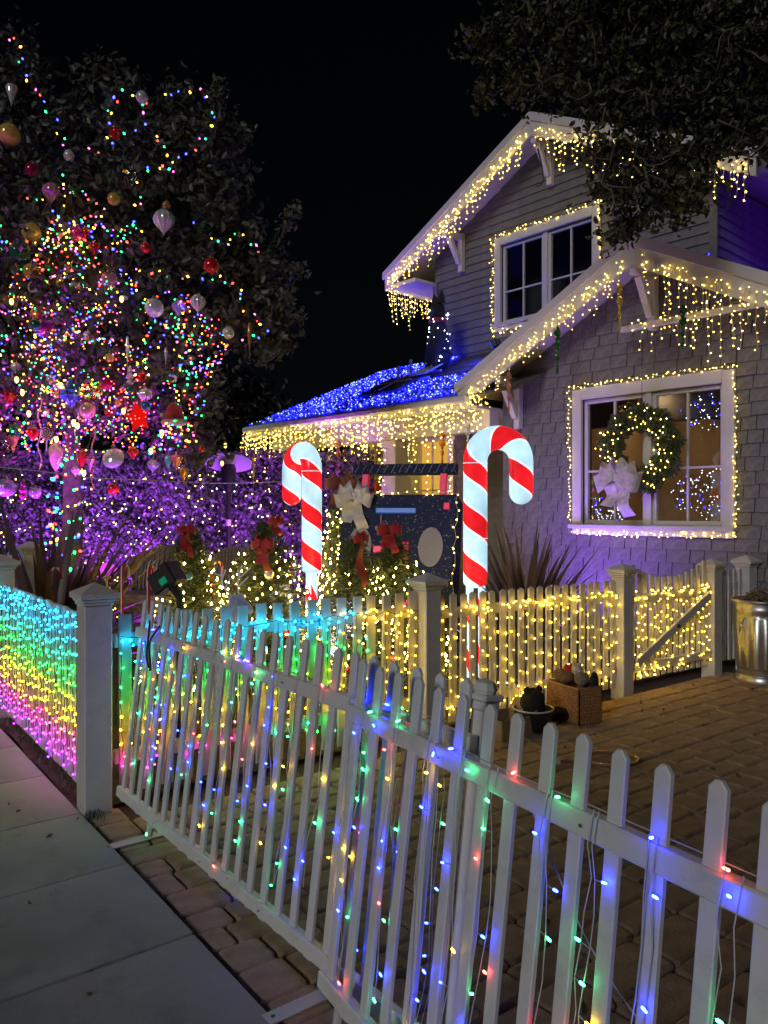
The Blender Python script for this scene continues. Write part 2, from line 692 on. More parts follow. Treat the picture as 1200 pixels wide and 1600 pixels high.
def fence_post(pos, h, w, yaw, label, m=None, capw=1.5, ball=False):
    m = m or M['wpaint']
    t = root('fence_post', label, 'fence post', pos, 'white posts of the picket fences')
    r = zrot(yaw)
    p = Vector(pos)
    capz = h - 0.11
    MB().cbox(p + Vector((0, 0, capz / 2 - 0.02)), (w, w, capz + 0.04), 0.006, r).build('shaft', m, t)
    mb = MB()
    for k, (ww, z0, z1) in enumerate(((1.1, capz, capz + 0.018), (1.22, capz + 0.018, capz + 0.034), (capw, capz + 0.034, capz + 0.062))):
        mb.cbox(p + Vector((0, 0, (z0 + z1) / 2)), (w * ww, w * ww, z1 - z0), 0.004, r)
    zt, s = capz + 0.062, w * capw / 2 * 0.97
    vs = [p + r @ Vector((x * s, y * s, zt)) for x, y in ((-1, -1), (1, -1), (1, 1), (-1, 1))] + [p + Vector((0, 0, h))]
    mb.add(vs, [(0, 1, 4), (1, 2, 4), (2, 3, 4), (3, 0, 4)])
    mb.build('cap', m, t)
    return t


def fence_run(a, b, label, pitch, pw, ph, rails, m, name='picket_fence', z0=0.06, top='flat', prof=None, cat='fence', rail_off=0.022, pt=0.018, rh=0.07):
    a, b = Vector(a), Vector(b)
    d = b - a
    L = d.length
    dn = d / L
    nrm = Vector((-dn.y, dn.x, 0))
    t = root(name, label, cat, (a + b) / 2)
    n = max(2, int(round(L / pitch)))
    yaw = math.atan2(dn.y, dn.x)
    cache = {}
    for i in range(n):
        s = (i + 0.5) / n
        h = ph * (prof(s) if prof else 1.0)
        key = round(h, 2)
        if key not in cache:
            cache[key] = picket_mesh('picket', pw, pt, key, m, top)
        p = a + d * s
        place(cache[key], 'picket', t, (p.x, p.y, z0 + RND.uniform(-0.004, 0.004)), (RND.uniform(-0.01, 0.01), RND.uniform(-0.008, 0.008), yaw))
    for z in rails:
        q0, q1 = a + nrm * rail_off, b + nrm * rail_off
        MB().beam((q0.x, q0.y, z), (q1.x, q1.y, z), 0.038, rh, ch=0.004).build('rail', m, t)
    return t, dn, nrm


def F(s, z=0.0, off=0.0):
    """point on the yard fence line, s metres from the corner post"""
    nrm = Vector((VF.y, -VF.x, 0))                  # driveway side
    return PA + VF * s + nrm * off + Vector((0, 0, z))

sB, sC, sD, sE = 2.12, 4.14, 5.42, 6.0
fence_post(PA, 1.135, 0.135, UA + math.pi / 2, 'weathered white post at the corner of the sidewalk fence', capw=1.42)
fence_post(F(sB), 1.08, 0.13, VF_A, 'white post between the rainbow lit fence and the warm lit fence')
fence_post(F(sC), 1.06, 0.13, VF_A, 'white post where the lit garden gate is hinged', capw=1.42)
fence_post(F(sD), 1.05, 0.13, VF_A, 'white post at the latch side of the lit garden gate', capw=1.42)
fence_post(F(sE), 1.06, 0.14, VF_A, 'white post beside the house behind the trash can', capw=1.45)
PL = Vector((-2.78, 5.58, 0))
fence_post(PL, 1.17, 0.15, UA + math.pi / 2, 'cyan lit white post at the left edge of the photo', capw=1.4)
fence_post(PL + Vector((-0.32, 1.15, 0)), 1.22, 0.14, UA, 'pale green lit post behind the leftmost cyan post', capw=1.4)

fence_run(F(0.1), F(sB - 0.07), 'white picket fence with rainbow lights beside the corner post', 0.11, 0.062, 0.9, (0.24, 0.83), M['wpaint'])
fence_run(F(sB + 0.07), F(sC - 0.07), 'white picket fence covered in warm yellow lights behind the basket', 0.095, 0.056, 0.87, (0.19, 0.8), M['wpaint'], top='point')
fence_run(F(sD + 0.07), F(sE - 0.07), 'short unlit white picket fence between two posts by trash can', 0.085, 0.045, 0.84, (0.3, 0.78), M['wpaint'], top='dog', z0=0.1)
fence_run(PA + US * 0.08, PL - US * 0.08, 'white picket sidewalk fence behind the rainbow light curtain', 0.1, 0.07, 0.9, (0.22, 0.82), M['wpaint'], rail_off=-0.03)

# the garden gate, pickets scooped towards the middle, diagonal brace
scoop = lambda s: 1.0 + 0.17 * (2 * s - 1) ** 2
gate, gd, gn = fence_run(F(sC + 0.085), F(sD - 0.085), 'white garden gate with diagonal brace covered in warm lights', 0.083, 0.05, 0.83, (0.2, 0.76), M['wpaint'],
                         name='garden_gate', prof=scoop, cat='gate', rail_off=-0.03, z0=0.09)
MB().beam(F(sC + 0.12, 0.24, 0.055), F(sD - 0.12, 0.73, 0.055), 0.03, 0.075, ch=0.004).build('brace', M['wpaint'], gate)
MB().cbox(F((sC + sD) / 2 + 0.02, 0.5, 0.078), (0.03, 0.012, 0.03), 0.003, zrot(VF_A)).build('latch', M['black'], gate)

# ------------------------------------------------------------------ the two portable panels across the driveway
def portable_panel(b0, b1, label, feet, lean):
    b0, b1 = Vector(b0), Vector(b1)
    d = (b1 - b0)
    L = d.length
    dn = d / L
    back = Vector((-dn.y, dn.x, 0))
    if back.dot(VS) < 0:
        back = -back
    upv = (Vector((0, 0, 1)) * math.cos(lean) + back * math.sin(lean)).normalized()
    nrm = dn.cross(upv)
    rot = Matrix((dn, -nrm if nrm.dot(back) < 0 else nrm, upv)).transposed()
    yv = -nrm if nrm.dot(back) < 0 else nrm
    # local frame x along panel, y away from camera, z up the panel
    t = root('portable_fence_panel', label, 'fence panel', b0.lerp(b1, 0.5), 'portable picket panels closing the driveway')
    P = lambda x, z, y=0.0: b0 + dn * x + upv * z + yv * y
    n = int(round(L / 0.1))
    pm = picket_mesh('picket', 0.036, 0.014, 0.99, M['vinyl'], 'dog')
    rm = Matrix((dn, yv, upv)).transposed()
    for i in range(n):
        x = 0.05 + (L - 0.1) * i / (n - 1)
        lr = RND.uniform(-0.006, 0.006)
        place(pm, 'picket', t, P(x, 0.06 + RND.uniform(-0.004, 0.004)), (rm @ Matrix.Rotation(lr, 3, 'Y')))
    for z in (0.095, 0.885):
        MB().cbox(P(L / 2, z), (L, 0.036, 0.05), 0.004, rm).build('rail', M['vinyl'], t)
    # thin screw heads and joint sleeves on the rails
    mb = MB()
    for z in (0.095, 0.885):
        for k in range(1, 5):
            mb.lathe([(0.004, 0), (0.004, 0.002)], P(L * k / 5 + 0.02, z, -0.024), 6, rm @ Matrix.Rotation(rad(90), 3, 'X'))
    mb.build('screws', M['metal'], t, kind='stuff')
    for fx in feet:
        c = P(fx, 0.0)
        c.z = 0.006
        ft = MB().cbox(c - VS * 0.06, (0.3, 0.055, 0.007), 0.002, zrot(UA)).build('foot_plate', M['dirtplate'], t)
        MB().tube([c + Vector((0, 0, 0.003)), P(fx, 0.1)], 0.017, 8).build('foot_stem', M['dirtplate'], ft)
        MB().lathe([(0.007, 0), (0.007, 0.0012)], c - VS * 0.185 + Vector((0, 0, 0.0036)), 8).build('bolt_hole', M['black'], ft)
    return t, P, L, rm

LEAN = rad(7.0)
panL, PLf, LL, RL = portable_panel((-1.33, 3.83, 0), (0.15, 1.95, 0), 'farther white picket panel, from the corner post to behind the nearer panel', (0.42, 1.86), LEAN)
panR, PRf, LR, RR = portable_panel((-0.195, 2.30, 0), (1.045, 0.235, 0), 'nearer white picket panel running out of the lower right of the photo', (0.12, 2.2), LEAN)
# post with a stepped cap at the end of each panel
for P_, L_, x_, lab in ((PLf, LL, LL - 0.02, 'capped end stile seen between pickets above the blue lit rail'), (PRf, LR, 0.28, None)):
    if lab is None:
        continue
    t = panL
    st = MB().cbox(P_(x_, 0.5, 0.045), (0.05, 0.04, 0.95), 0.004, RL)
    st.cbox(P_(x_, 0.985, 0.045), (0.07, 0.06, 0.025), 0.004, RL)
    st.cbox(P_(x_, 1.008, 0.045), (0.085, 0.075, 0.018), 0.004, RL)
    st.lathe([(0.03, 0), (0.036, 0.012), (0.028, 0.03), (0.004, 0.04)], P_(x_, 1.016, 0.045), 10, RL)
    st.build('end_stile', M['vinyl'], t)
# ------------------------------------------------------------------ house
HA = rad(42)
HU = Vector((-math.sin(HA), math.cos(HA), 0))      # along the front, away to the left
HV = Vector((math.cos(HA), math.sin(HA), 0))       # into the house
HO = Vector((3.05, 7.17, 0))


def H(t, q, z):
    return HO + HU * t + HV * q + Vector((0, 0, z))

house = root('house', 'grey shingled two storey house with white gables trimmed in warm lights', 'house', H(3, 2, 0))
HR = Matrix((HU, HV, Vector((0, 0, 1)))).transposed()    # x along front, y inward (left handed is fine for boxes)

G1C, G1Z, G1S = 0.825, 4.22, 0.52      # lower gable: ridge position, ridge height, pitch
G2C, G2Z, G2S = 3.21, 6.89, 0.508      # upper gable
W1Q, W2Q = 0.5, 2.0
W1A, W1B = -1.15, 2.88                 # extent of the lower gable wall
W2A, W2B = 0.89, 5.53
z1 = lambda t: G1Z - G1S * abs(t - G1C)
z2 = lambda t: G2Z - G2S * abs(t - G2C)

# window openings (t0, t1, z0, z1)
WIN1 = (0.1, 1.71, 1.33, 2.74)
WIN2 = (2.54, 4.12, 4.29, 5.46)


def hprism(poly, q0, q1):
    return [H(t, q0, z) for t, z in poly], HV * (q1 - q0)

def wall_with_hole(poly_top, ta, tb, zb, win, q0, q1, name):
    mb = MB()
    a, b, c, d = win
    strips = [(ta, a), (b, tb)]
    def col(x0, x1, lo, hi):
        xs = [x0] + [x for x in poly_top[1] if x0 < x < x1] + [x1]
        pts = [(x0, lo), (x1, lo)] + [(x, hi if hi is not None else poly_top[0](x)) for x in reversed(xs)]
        mb.prism(*hprism(pts, q0, q1))
    for x0, x1 in strips:
        col(x0, x1, zb, None)
    col(a, b, zb, c)
    col(a, b, d, None)
    return mb.build(name, M['sheath'], house)

wall1 = wall_with_hole((lambda t: z1(t) - 0.12, [G1C]), W1A, W1B, 0.0, WIN1, W1Q + 0.03, W1Q + 0.17, 'front_wall')
wall2 = wall_with_hole((lambda t: z2(t) - 0.12, [G2C]), W2A, W2B, 2.6, WIN2, W2Q + 0.03, W2Q + 0.17, 'upper_wall')
mb = MB()
mb.prism(*hprism([(W1B, 0), (7.75, 0), (7.75, 3.7), (W1B, 3.7)], W2Q + 0.02, W2Q + 0.16))
pwall = mb.build('porch_wall', M['siding'], house)
MB().box(H(W1B - 0.07, 1.25, 1.6), (0.14, 1.5, 3.2), HR).build('porch_side_wall', M['siding'], house)
side = MB().prism([H(W2A - 0.0, W2Q + 0.1, 2.6), H(W2A - 0.0, W2Q + 5, 2.6), H(W2A - 0.0, W2Q + 5, 5.5), H(W2A - 0.0, W2Q + 0.1, 5.5)], HU * 0.12).build('side_wall', M['sheath'], house)

# cedar shingles on the lower gable wall
shs = []
course = 0.132
row = 0
z = 0.02
while z < G1Z - 0.2:
    t = W1A - RND.uniform(0, 0.2)
    while t < W1B:
        w = RND.choice((0.15, 0.18, 0.2, 0.23, 0.26))
        a, b = max(t, W1A), min(t + w - RND.uniform(0.006, 0.011), W1B)
        t += w
        if b - a < 0.03:
            continue
        zt0 = z + course + 0.03
        if z > max(z1(a), z1(b)) - 0.1:
            continue
        wa, wb, wc, wd = WIN1
        c = (a + b) / 2
        if z + course > wc - 0.05 and z < wd + 0.05:
            if a < wb + 0.04 and b > wa - 0.04:
                if a < wa - 0.05:
                    b = wa - 0.02
                elif b > wb + 0.05:
                    a = wb + 0.02
                else:
                    continue
        shs.append((a, b, z + RND.uniform(-0.007, 0.007), zt0))
    z += course
    row += 1

def shingle_geo(mb, a, b, zb, zt):
    # butt end proud by 16 mm, top tucked under
    k = 0.028 + RND.uniform(-0.006, 0.008)
    la, lb = z1(a) - 0.085, z1(b) - 0.085
    ba, bb, ta_, tb_ = min(zb, la - 0.002), min(zb, lb - 0.002), min(zt, la), min(zt, lb)
    vs = [H(a, W1Q + 0.025 - k, ba), H(b, W1Q + 0.025 - k, bb), H(b, W1Q + 0.025, bb), H(a, W1Q + 0.025, ba),
          H(a, W1Q + 0.021, ta_), H(b, W1Q + 0.021, tb_), H(b, W1Q + 0.028, tb_), H(a, W1Q + 0.028, ta_)]
    mb.add(vs, [(0, 1, 2, 3), (4, 7, 6, 5), (0, 4, 5, 1), (1, 5, 6, 2), (3, 2, 6, 7), (0, 3, 7, 4)])

def vis1(s):
    p = H((s[0] + s[1]) / 2, W1Q, s[2])
    x = 600 + FPX * p.x / p.y
    y = HOR + FPX * (EYE - p.z) / p.y
    return (0 if (x < 1215 and 380 < y < 930) else 100) + p.y
shs.sort(key=vis1)
restm = MB()
for i, s in enumerate(shs):
    if i < 300:
        mb = MB(); shingle_geo(mb, *s); mb.build('shingle', M['shingle'], wall1)
    else:
        shingle_geo(restm, *s)
restm.build('far_shingles', M['shingle'], wall1, kind='stuff')

# lap boards
def boards(wall, ta, tb, zb, ztop, win, q, expo, H3, name='siding_board'):
    z = zb
    while True:
        segs = [(ta, tb)]
        if win and z + expo > win[2] - 0.02 and z < win[3] + 0.02:
            segs = [(ta, win[0] - 0.01), (win[1] + 0.01, tb)]
        any_ = False
        if ztop and z > -0.02 + max(ztop(ta + (tb - ta) * k / 20) for k in range(21)):
            break
        for a, b in segs:
            zt = z + expo + 0.012
            a0, b0, a1, b1 = a, b, a, b
            if ztop:
                # clip both ends to the rake
                for it in range(400):
                    if ztop(a0) < z and a0 < b: a0 += 0.008
                    if ztop(b0) < z and b0 > a: b0 -= 0.008
                    if ztop(a1) < zt and a1 < b: a1 += 0.008
                    if ztop(b1) < zt and b1 > a: b1 -= 0.008
            if b0 - a0 < 0.06:
                continue
            if b1 < a1:
                a1 = b1 = (a1 + b1) / 2
            any_ = True
            vs = [H3(a0, q - 0.004, z), H3(b0, q - 0.004, z), H3(b0, q + 0.025, z), H3(a0, q + 0.025, z),
                  H3(a1, q + 0.02, zt), H3(b1, q + 0.02, zt), H3(b1, q + 0.028, zt), H3(a1, q + 0.028, zt)]
            MB().add(vs, [(0, 1, 2, 3), (4, 7, 6, 5), (0, 4, 5, 1), (1, 5, 6, 2), (3, 2, 6, 7), (0, 3, 7, 4)]).build(name, M['siding'], wall)
        z += expo
        if not any_ or z > 8:
            break

boards(wall2, W2A, W2B, 3.45, lambda t: z2(t) - 0.078, WIN2, W2Q, 0.125, H)
HS = lambda a, q, z: H(W2A - 0.03 + q, W2Q + a, z)
boards(side, 0.02, 4.6, 3.4, lambda t: 5.45, None, 0.0, 0.125, HS)
boards(pwall, W1B + 0.02, 7.75, 0.05, lambda t: 3.0, (5.1, 7.05, 0.0, 2.7), W2Q - 0.01, 0.15, H)
MB().box(H(W2A, W2Q - 0.01, 4.3), (0.1, 0.04, 2.2), HR).build('corner_board', M['siding'], house)
MB().box(H(W2B - 0.03, W2Q - 0.01, 4.4), (0.1, 0.04, 1.6), HR).build('corner_board', M['siding'], house)

# roofs with soffits, barge boards and drip edges
def gable_roof(C, Z, Sl, tl, tr, q0, q1, name):
    rf = MB()
    so = MB()
    for te in (tl, tr):
        poly = [(C, Z - 0.02), (te, Z - Sl * abs(te - C) - 0.02), (te, Z - Sl * abs(te - C) + 0.05), (C, Z + 0.05)]
        rf.prism(*hprism(poly, q0 + 0.03, q1))
        poly = [(C, Z - 0.075), (te, Z - Sl * abs(te - C) - 0.075), (te, Z - Sl * abs(te - C) - 0.024), (C, Z - 0.024)]
        so.prism(*hprism(poly, q0 + 0.06, q1))
    r = rf.build(name, M['roof'], house)
    so.build('soffit', M['trim'], r)
    for te in (tl, tr):
        s = 1 if te > C else -1
        ze = Z - Sl * abs(te - C)
        hgt = 0.25
        poly = [(C, Z - hgt), (te, ze - hgt), (te, ze + 0.02), (C, Z + 0.02)]
        b = MB().prism(*hprism(poly, q0, q0 + 0.04)).build('barge_board', M['trim'], r)
        poly = [(C, Z - 0.045), (te + s * 0.03, ze - 0.06), (te + s * 0.03, ze + 0.052), (C, Z + 0.066)]
        MB().prism(*hprism(poly, q0 - 0.035, q0 - 0.002)).build('drip_edge', M['trim'], b)
        # rake frieze board against the wall
    return r

roof1 = gable_roof(G1C, G1Z, G1S, 3.19, -1.6, 0.0, 4.0, 'lower_gable_roof')
roof2 = gable_roof(G2C, G2Z, G2S, 6.2, 0.2, 1.5, 6.0, 'upper_gable_roof')
# eave return boards closing the left ends
MB().prism(*hprism([(6.2, 5.14), (5.5, 5.14), (5.5, 5.2), (6.2, 5.2)], 1.52, 4.0)).build('eave_soffit', M['trim'], roof2)
MB().box(H(6.17, 2.8, 5.26), (0.05, 2.5, 0.2), HR).build('eave_fascia', M['trim'], roof2)

def bracket(t, ztop, wq, q_out, hgt, side):
    """knee brace under a rake: wall leg, top arm, diagonal strut"""
    mb = MB()
    w = 0.085
    mb.cbox(H(t, wq - 0.05, ztop - hgt / 2), (w, 0.09, hgt), 0.008, HR)
    mb.cbox(H(t, (wq + q_out) / 2 - 0.02, ztop - 0.06), (w, abs(wq - q_out) - 0.02, 0.1), 0.008, HR)
    a, b = H(t, wq - 0.1, ztop - hgt * 0.78), H(t, q_out + 0.1, ztop - 0.1)
    mb.beam(a, b, w * 0.9, 0.075, ch=0.006)
    return mb.build('bracket', M['trim'], house)

bracket(2.6, z1(2.6) - 0.2, W1Q, 0.06, 0.62, 1)
bracket(G1C, G1Z - 0.22, W1Q, 0.06, 0.62, 1)
bracket(4.9, z2(4.9) - 0.2, W2Q, 1.56, 0.6, 1)
bracket(G2C, G2Z - 0.22, W2Q, 1.56, 0.6, 1)
# horizontal tie bar under the lower gable
MB().beam(H(1.05, 0.2, 3.38), H(-1.4, 0.2, 3.38), 0.05, 0.06, ch=0.005).build('tie_bar', M['trim'], house)

# porch roof: gutter, fascia, hip planes of shingle courses
PG = 2.86
TP = 8.08
def roof_course_planes():
    r = MB()
    n = 9
    top_q, top_z = 2.05, PG + 0.02 + 0.5 * 2.05
    # front slope from gutter up to ridge; left hip edge runs from (TP,0) to (TP-1.1, top)
    for k in range(n):
        f0, f1 = k / n, (k + 1) / n + 0.02
        q0, q1 = top_q * f0, top_q * f1
        za, zb = PG + 0.03 + 0.5 * q0 + 0.012, PG + 0.03 + 0.5 * q1
        l0, l1 = TP - 1.1 * f0, TP - 1.1 * f1
        vs = [H(2.2, q0, za), H(l0, q0, za), H(l1, q1, zb), H(2.2, q1, zb), H(2.2, q0, za - 0.02), H(l0, q0, za - 0.02)]
        r.add(vs, [(0, 1, 2, 3), (4, 5, 1, 0)])
        # left hip slope
        m0, m1 = 2 * top_q - q0, 2 * top_q - q1
        vs = [H(l0, q0, za), H(l0, m0, za), H(l1, m1, zb), H(l1, q1, zb)]
        r.add(vs, [(0, 1, 2, 3)])
    return r
proof = roof_course_planes().build('porch_roof', M['roof'], house)
mb = MB()
mb.beam(H(3.0, 0.0, PG - 0.06), H(TP, 0.0, PG - 0.06), 0.03, 0.15, ch=0.004)
mb.beam(H(3.0, -0.05, PG - 0.02), H(TP, -0.05, PG - 0.02), 0.1, 0.1, ch=0.025)
mb.beam(H(TP - 0.02, 0.0, PG - 0.06), H(TP - 0.02, 3.8, PG - 0.06), 0.03, 0.15, ch=0.004)
mb.build('gutter', M['trim'], proof)
MB().prism(*hprism([(2.9, PG - 0.13), (TP - 0.05, PG - 0.13), (TP - 0.05, PG - 0.1), (2.9, PG - 0.1)], 0.02, 2.0)).build('porch_ceiling', M['trim'], house)
MB().beam(H(2.9, 0.35, PG - 0.26), H(7.7, 0.35, PG - 0.26), 0.16, 0.26, ch=0.006).build('porch_beam', M['trim'], house)

def column(t, q, z0, zt):
    mb = MB()
    for z_a, z_b, w in ((0.0, 0.12, 0.5), (zt - 0.1, zt, 0.3)):
        mb.cbox(H(t, q, (z_a + z_b) / 2), (w, w, z_b - z_a), 0.01, HR)
    vs = []
    for z_, w in ((0.12, 0.42), (zt - 0.1, 0.24)):
        for x, y in ((-1, -1), (1, -1), (1, 1), (-1, 1)):
            vs.append(H(t + x * w / 2, q + y * w / 2, z_))
    mb.add(vs, [(0, 1, 5, 4), (1, 2, 6, 5), (2, 3, 7, 6), (3, 0, 4, 7)])
    return mb.build('porch_column', M['trim'], house)
column(7.45, 0.35, 0, PG - 0.4)
column(4.7, 0.35, 0, PG - 0.4)

# ---- windows
def window(win, q, nsash, rows, cols, label, casing=0.12, sill=True, depth=0.1, mullion=0.07, split=0.42):
    a, b, c, d = win
    m = M['trim']
    w = root_part('window', label, H((a + b) / 2, q, (c + d) / 2))
    cs = MB()
    cs.cbox(H(a - casing / 2, q - 0.025, (c + d) / 2), (casing, 0.05, d - c + 2 * casing), 0.006, HR)
    cs.cbox(H(b + casing / 2, q - 0.025, (c + d) / 2), (casing, 0.05, d - c + 2 * casing), 0.006, HR)
    cs.cbox(H((a + b) / 2, q - 0.024, d + casing * 0.55), (b - a - 0.002, 0.052, casing * 1.1), 0.006, HR)
    cs.cbox(H((a + b) / 2, q - 0.024, c - casing * 0.5), (b - a - 0.002, 0.05, casing), 0.006, HR)
    cs.build('casing', m, w)
    if sill:
        MB().cbox(H((a + b) / 2, q - 0.05, c - 0.03), (b - a + 2 * casing + 0.04, 0.12, 0.045), 0.006, HR).build('sill', m, w)
    sw = (b - a - mullion) / nsash
    for k in range(nsash):
        x0 = a + k * (sw + mullion)
        x1 = x0 + sw
        fr = MB()
        fw = 0.045
        for xx in (x0 + fw / 2, x1 - fw / 2):
            fr.cbox(H(xx, q + 0.045, (c + d) / 2), (fw, 0.05, d - c), 0.004, HR)
        for zz in (c + fw / 2, d - fw / 2):
            fr.cbox(H((x0 + x1) / 2, q + 0.045, zz), (sw - 2 * fw - 0.002, 0.048, fw), 0.004, HR)
        fr.build('sash', m, w)
        mu = MB()
        for i in range(1, cols):
            xx = x0 + sw * i / cols
            mu.box(H(xx, q + 0.04, (c + d) / 2), (0.022, 0.03, d - c - 2 * fw), HR)
        zz = c + (d - c) * split
        mu.box(H((x0 + x1) / 2, q + 0.0395, zz), (sw - 2 * fw, 0.028, 0.022), HR)
        mu.build('muntin', m, w)
        # separate panes
        zs = [c + fw, zz, d - fw]
        for i in range(cols):
            for j in range(2):
                xa = max(x0 + fw, x0 + sw * i / cols)
                xb = min(x1 - fw, x0 + sw * (i + 1) / cols)
                pn = MB().add([H(xa, q + 0.052, zs[j]), H(xb, q + 0.052, zs[j]), H(xb, q + 0.052, zs[j + 1]), H(xa, q + 0.052, zs[j + 1])], [(0, 1, 2, 3)])
                pn.build('pane', M['glass'], w)
    for k in range(1, nsash):
        xx = a + k * (sw + mullion) - mullion / 2
        MB().cbox(H(xx, q + 0.02, (c + d) / 2), (mullion, 0.06, d - c), 0.004, HR).build('mullion', m, w)
    return w


def root_part(name, label, loc):
    o = bpy.data.objects.new(name, None)
    o.empty_display_size = 0.1
    COL.objects.link(o)
    o['_w'] = [float(c) for c in loc]
    o.parent = house
    o.matrix_parent_inverse = Matrix.Translation(wpos(house)).inverted()
    o.location = loc
    if label:
        o['label'] = label
    return o

win1 = window(WIN1, W1Q + 0.0, 2, 2, 2, 'wide front window with a wreath, warm room behind')
win2 = window(WIN2, W2Q + 0.0, 2, 2, 2, 'dark upper window with white muntins', split=0.4)

# room behind the front window
M['room'] = mat('tan_room_wall', (0.5, 0.37, 0.22), 0.9, 0.06)
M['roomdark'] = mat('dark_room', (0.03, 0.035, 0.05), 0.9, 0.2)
ra, rb, rq0, rq1, rz0, rz1 = -0.9, 2.7, W1Q + 0.2, W1Q + 3.4, 0.2, 2.95
rm = MB()
rm.add([H(ra, rq1, rz0), H(rb, rq1, rz0), H(rb, rq1, rz1), H(ra, rq1, rz1)], [(0, 1, 2, 3)])
rm.add([H(ra, rq0, rz0), H(ra, rq1, rz0), H(ra, rq1, rz1), H(ra, rq0, rz1)], [(0, 1, 2, 3)])
rm.add([H(rb, rq0, rz0), H(rb, rq1, rz0), H(rb, rq1, rz1), H(rb, rq0, rz1)], [(0, 1, 2, 3)])
rm.add([H(ra, rq0, rz1), H(rb, rq0, rz1), H(rb, rq1, rz1), H(ra, rq1, rz1)], [(0, 1, 2, 3)])
rm.add([H(ra, rq0, rz0), H(rb, rq0, rz0), H(rb, rq1, rz0), H(ra, rq1, rz0)], [(0, 1, 2, 3)])
rm.build('living_room', M['room'], house)
M['downlight'] = glow('downlight', (1.0, 0.68, 0.34), 95.0)
for t_, q_ in ((1.55, 1.9), (0.05, 1.9), (2.1, 3.0), (0.6, 3.1)):
    MB().lathe([(0.06, 0), (0.06, 0.01)], H(t_, q_, rz1 - 0.02), 12).build('downlight', M['downlight'], house)
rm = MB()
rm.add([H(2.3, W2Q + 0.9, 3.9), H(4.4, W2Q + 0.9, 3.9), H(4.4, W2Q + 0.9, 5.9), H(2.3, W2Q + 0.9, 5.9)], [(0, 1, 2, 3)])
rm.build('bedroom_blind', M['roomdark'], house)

# ---- porch door, side window, lantern
dq = W2Q - 0.0
mb = MB()
for t_ in (5.12, 5.88, 6.14, 7.02):
    mb.cbox(H(t_, dq - 0.03, 1.35), (0.12, 0.08, 2.7), 0.006, HR)
mb.cbox(H(6.07, dq - 0.035, 2.68), (2.1, 0.09, 0.14), 0.006, HR)
mb.box(H(6.01, dq - 0.012, 1.3), (0.14, 0.03, 2.6), HR)
mb.build('door_surround', M['trim'], house)
M['amberglass'] = glow('lit_amber_window', (0.95, 0.5, 0.08), 0.75)
M['paledoor'] = mat('pale_door_paint', (0.62, 0.55, 0.42), 0.5, 0.05)
sl = MB().cbox(H(5.5, dq + 0.0, 1.95), (0.62, 0.04, 1.3), 0.005, HR).build('side_window', M['amberglass'], house)
MB().box(H(5.55, dq - 0.025, 1.95), (0.03, 0.03, 1.3), HR).box(H(5.5, dq - 0.026, 1.8), (0.62, 0.03, 0.03), HR).build('muntin', M['trim'], sl)
dr = MB().cbox(H(6.58, dq + 0.0, 1.2), (0.74, 0.05, 2.4), 0.006, HR).build('front_door', M['paledoor'], house)
MB().cbox(H(6.58, dq - 0.03, 1.75), (0.5, 0.02, 1.0), 0.004, HR).build('door_glass', M['amberglass'], dr)
MB().lathe([(0.02, 0), (0.035, 0.03), (0.02, 0.06)], H(6.88, dq - 0.06, 1.05), 10).build('handle', M['metal'], dr)
lan = MB()
lan.lathe([(0.13, 0.0), (0.15, 0.02), (0.1, 0.16), (0.03, 0.3)], H(6.75, 0.8, 2.42), 8)
lan.lathe([(0.11, -0.42), (0.1, -0.38)], H(6.75, 0.8, 2.42), 8)
for k in range(4):
    a = k * math.pi / 2
    o = Vector((math.cos(a), math.sin(a), 0)) * 0.11
    lan.tube([H(6.75, 0.8, 2.02) + o, H(6.75, 0.8, 2.43) + o * 1.1], 0.008, 5)
ll = lan.build('porch_lantern', M['black'], house)
MB().lathe([(0.08, -0.38), (0.08, -0.02)], H(6.75, 0.8, 2.42), 8).build('lantern_glass', glow('lantern_glass', (1, 0.72, 0.4), 0.5), ll)
# ------------------------------------------------------------------ light strings on the house
def icicles(label, a, b, n, lmin, lmax, key='warm', jit=0.03, per=0.075, br=0.010, group='warm icicle lights on the house', wire='clwire', sag=0.02, dens=1.0, name='icicle_lights', side=None, top=True):
    """drops hanging from the line a-b"""
    a, b = Vector(a), Vector(b)
    wires, bulbs = [], []
    line = []
    for i in range(n + 1):
        p = lerp(a, b, i / n) + Vector((RND.uniform(-jit, jit), RND.uniform(-jit, jit), RND.uniform(-jit, jit)))
        line.append(p)
        if top and RND.random() < 0.8:
            bulbs.append((p + Vector((0, 0, RND.uniform(-0.02, 0.02))), key))
        if RND.random() > dens:
            continue
        ln = RND.uniform(lmin, lmax) * (1 if i % 3 else 0.55)
        m = max(1, int(ln / per))
        drop = [p]
        q = Vector(p)
        for k in range(m):
            q = q + Vector((RND.uniform(-0.012, 0.012), RND.uniform(-0.012, 0.012), -ln / m))
            drop.append(Vector(q))
            bulbs.append((q + Vector((RND.uniform(-0.015, 0.015), RND.uniform(-0.015, 0.015), 0)), key))
        wires.append(drop)
    wires.append(line)
    return string_thing(name, label, a, wires, bulbs, M[wire], 0.0025, br, group)

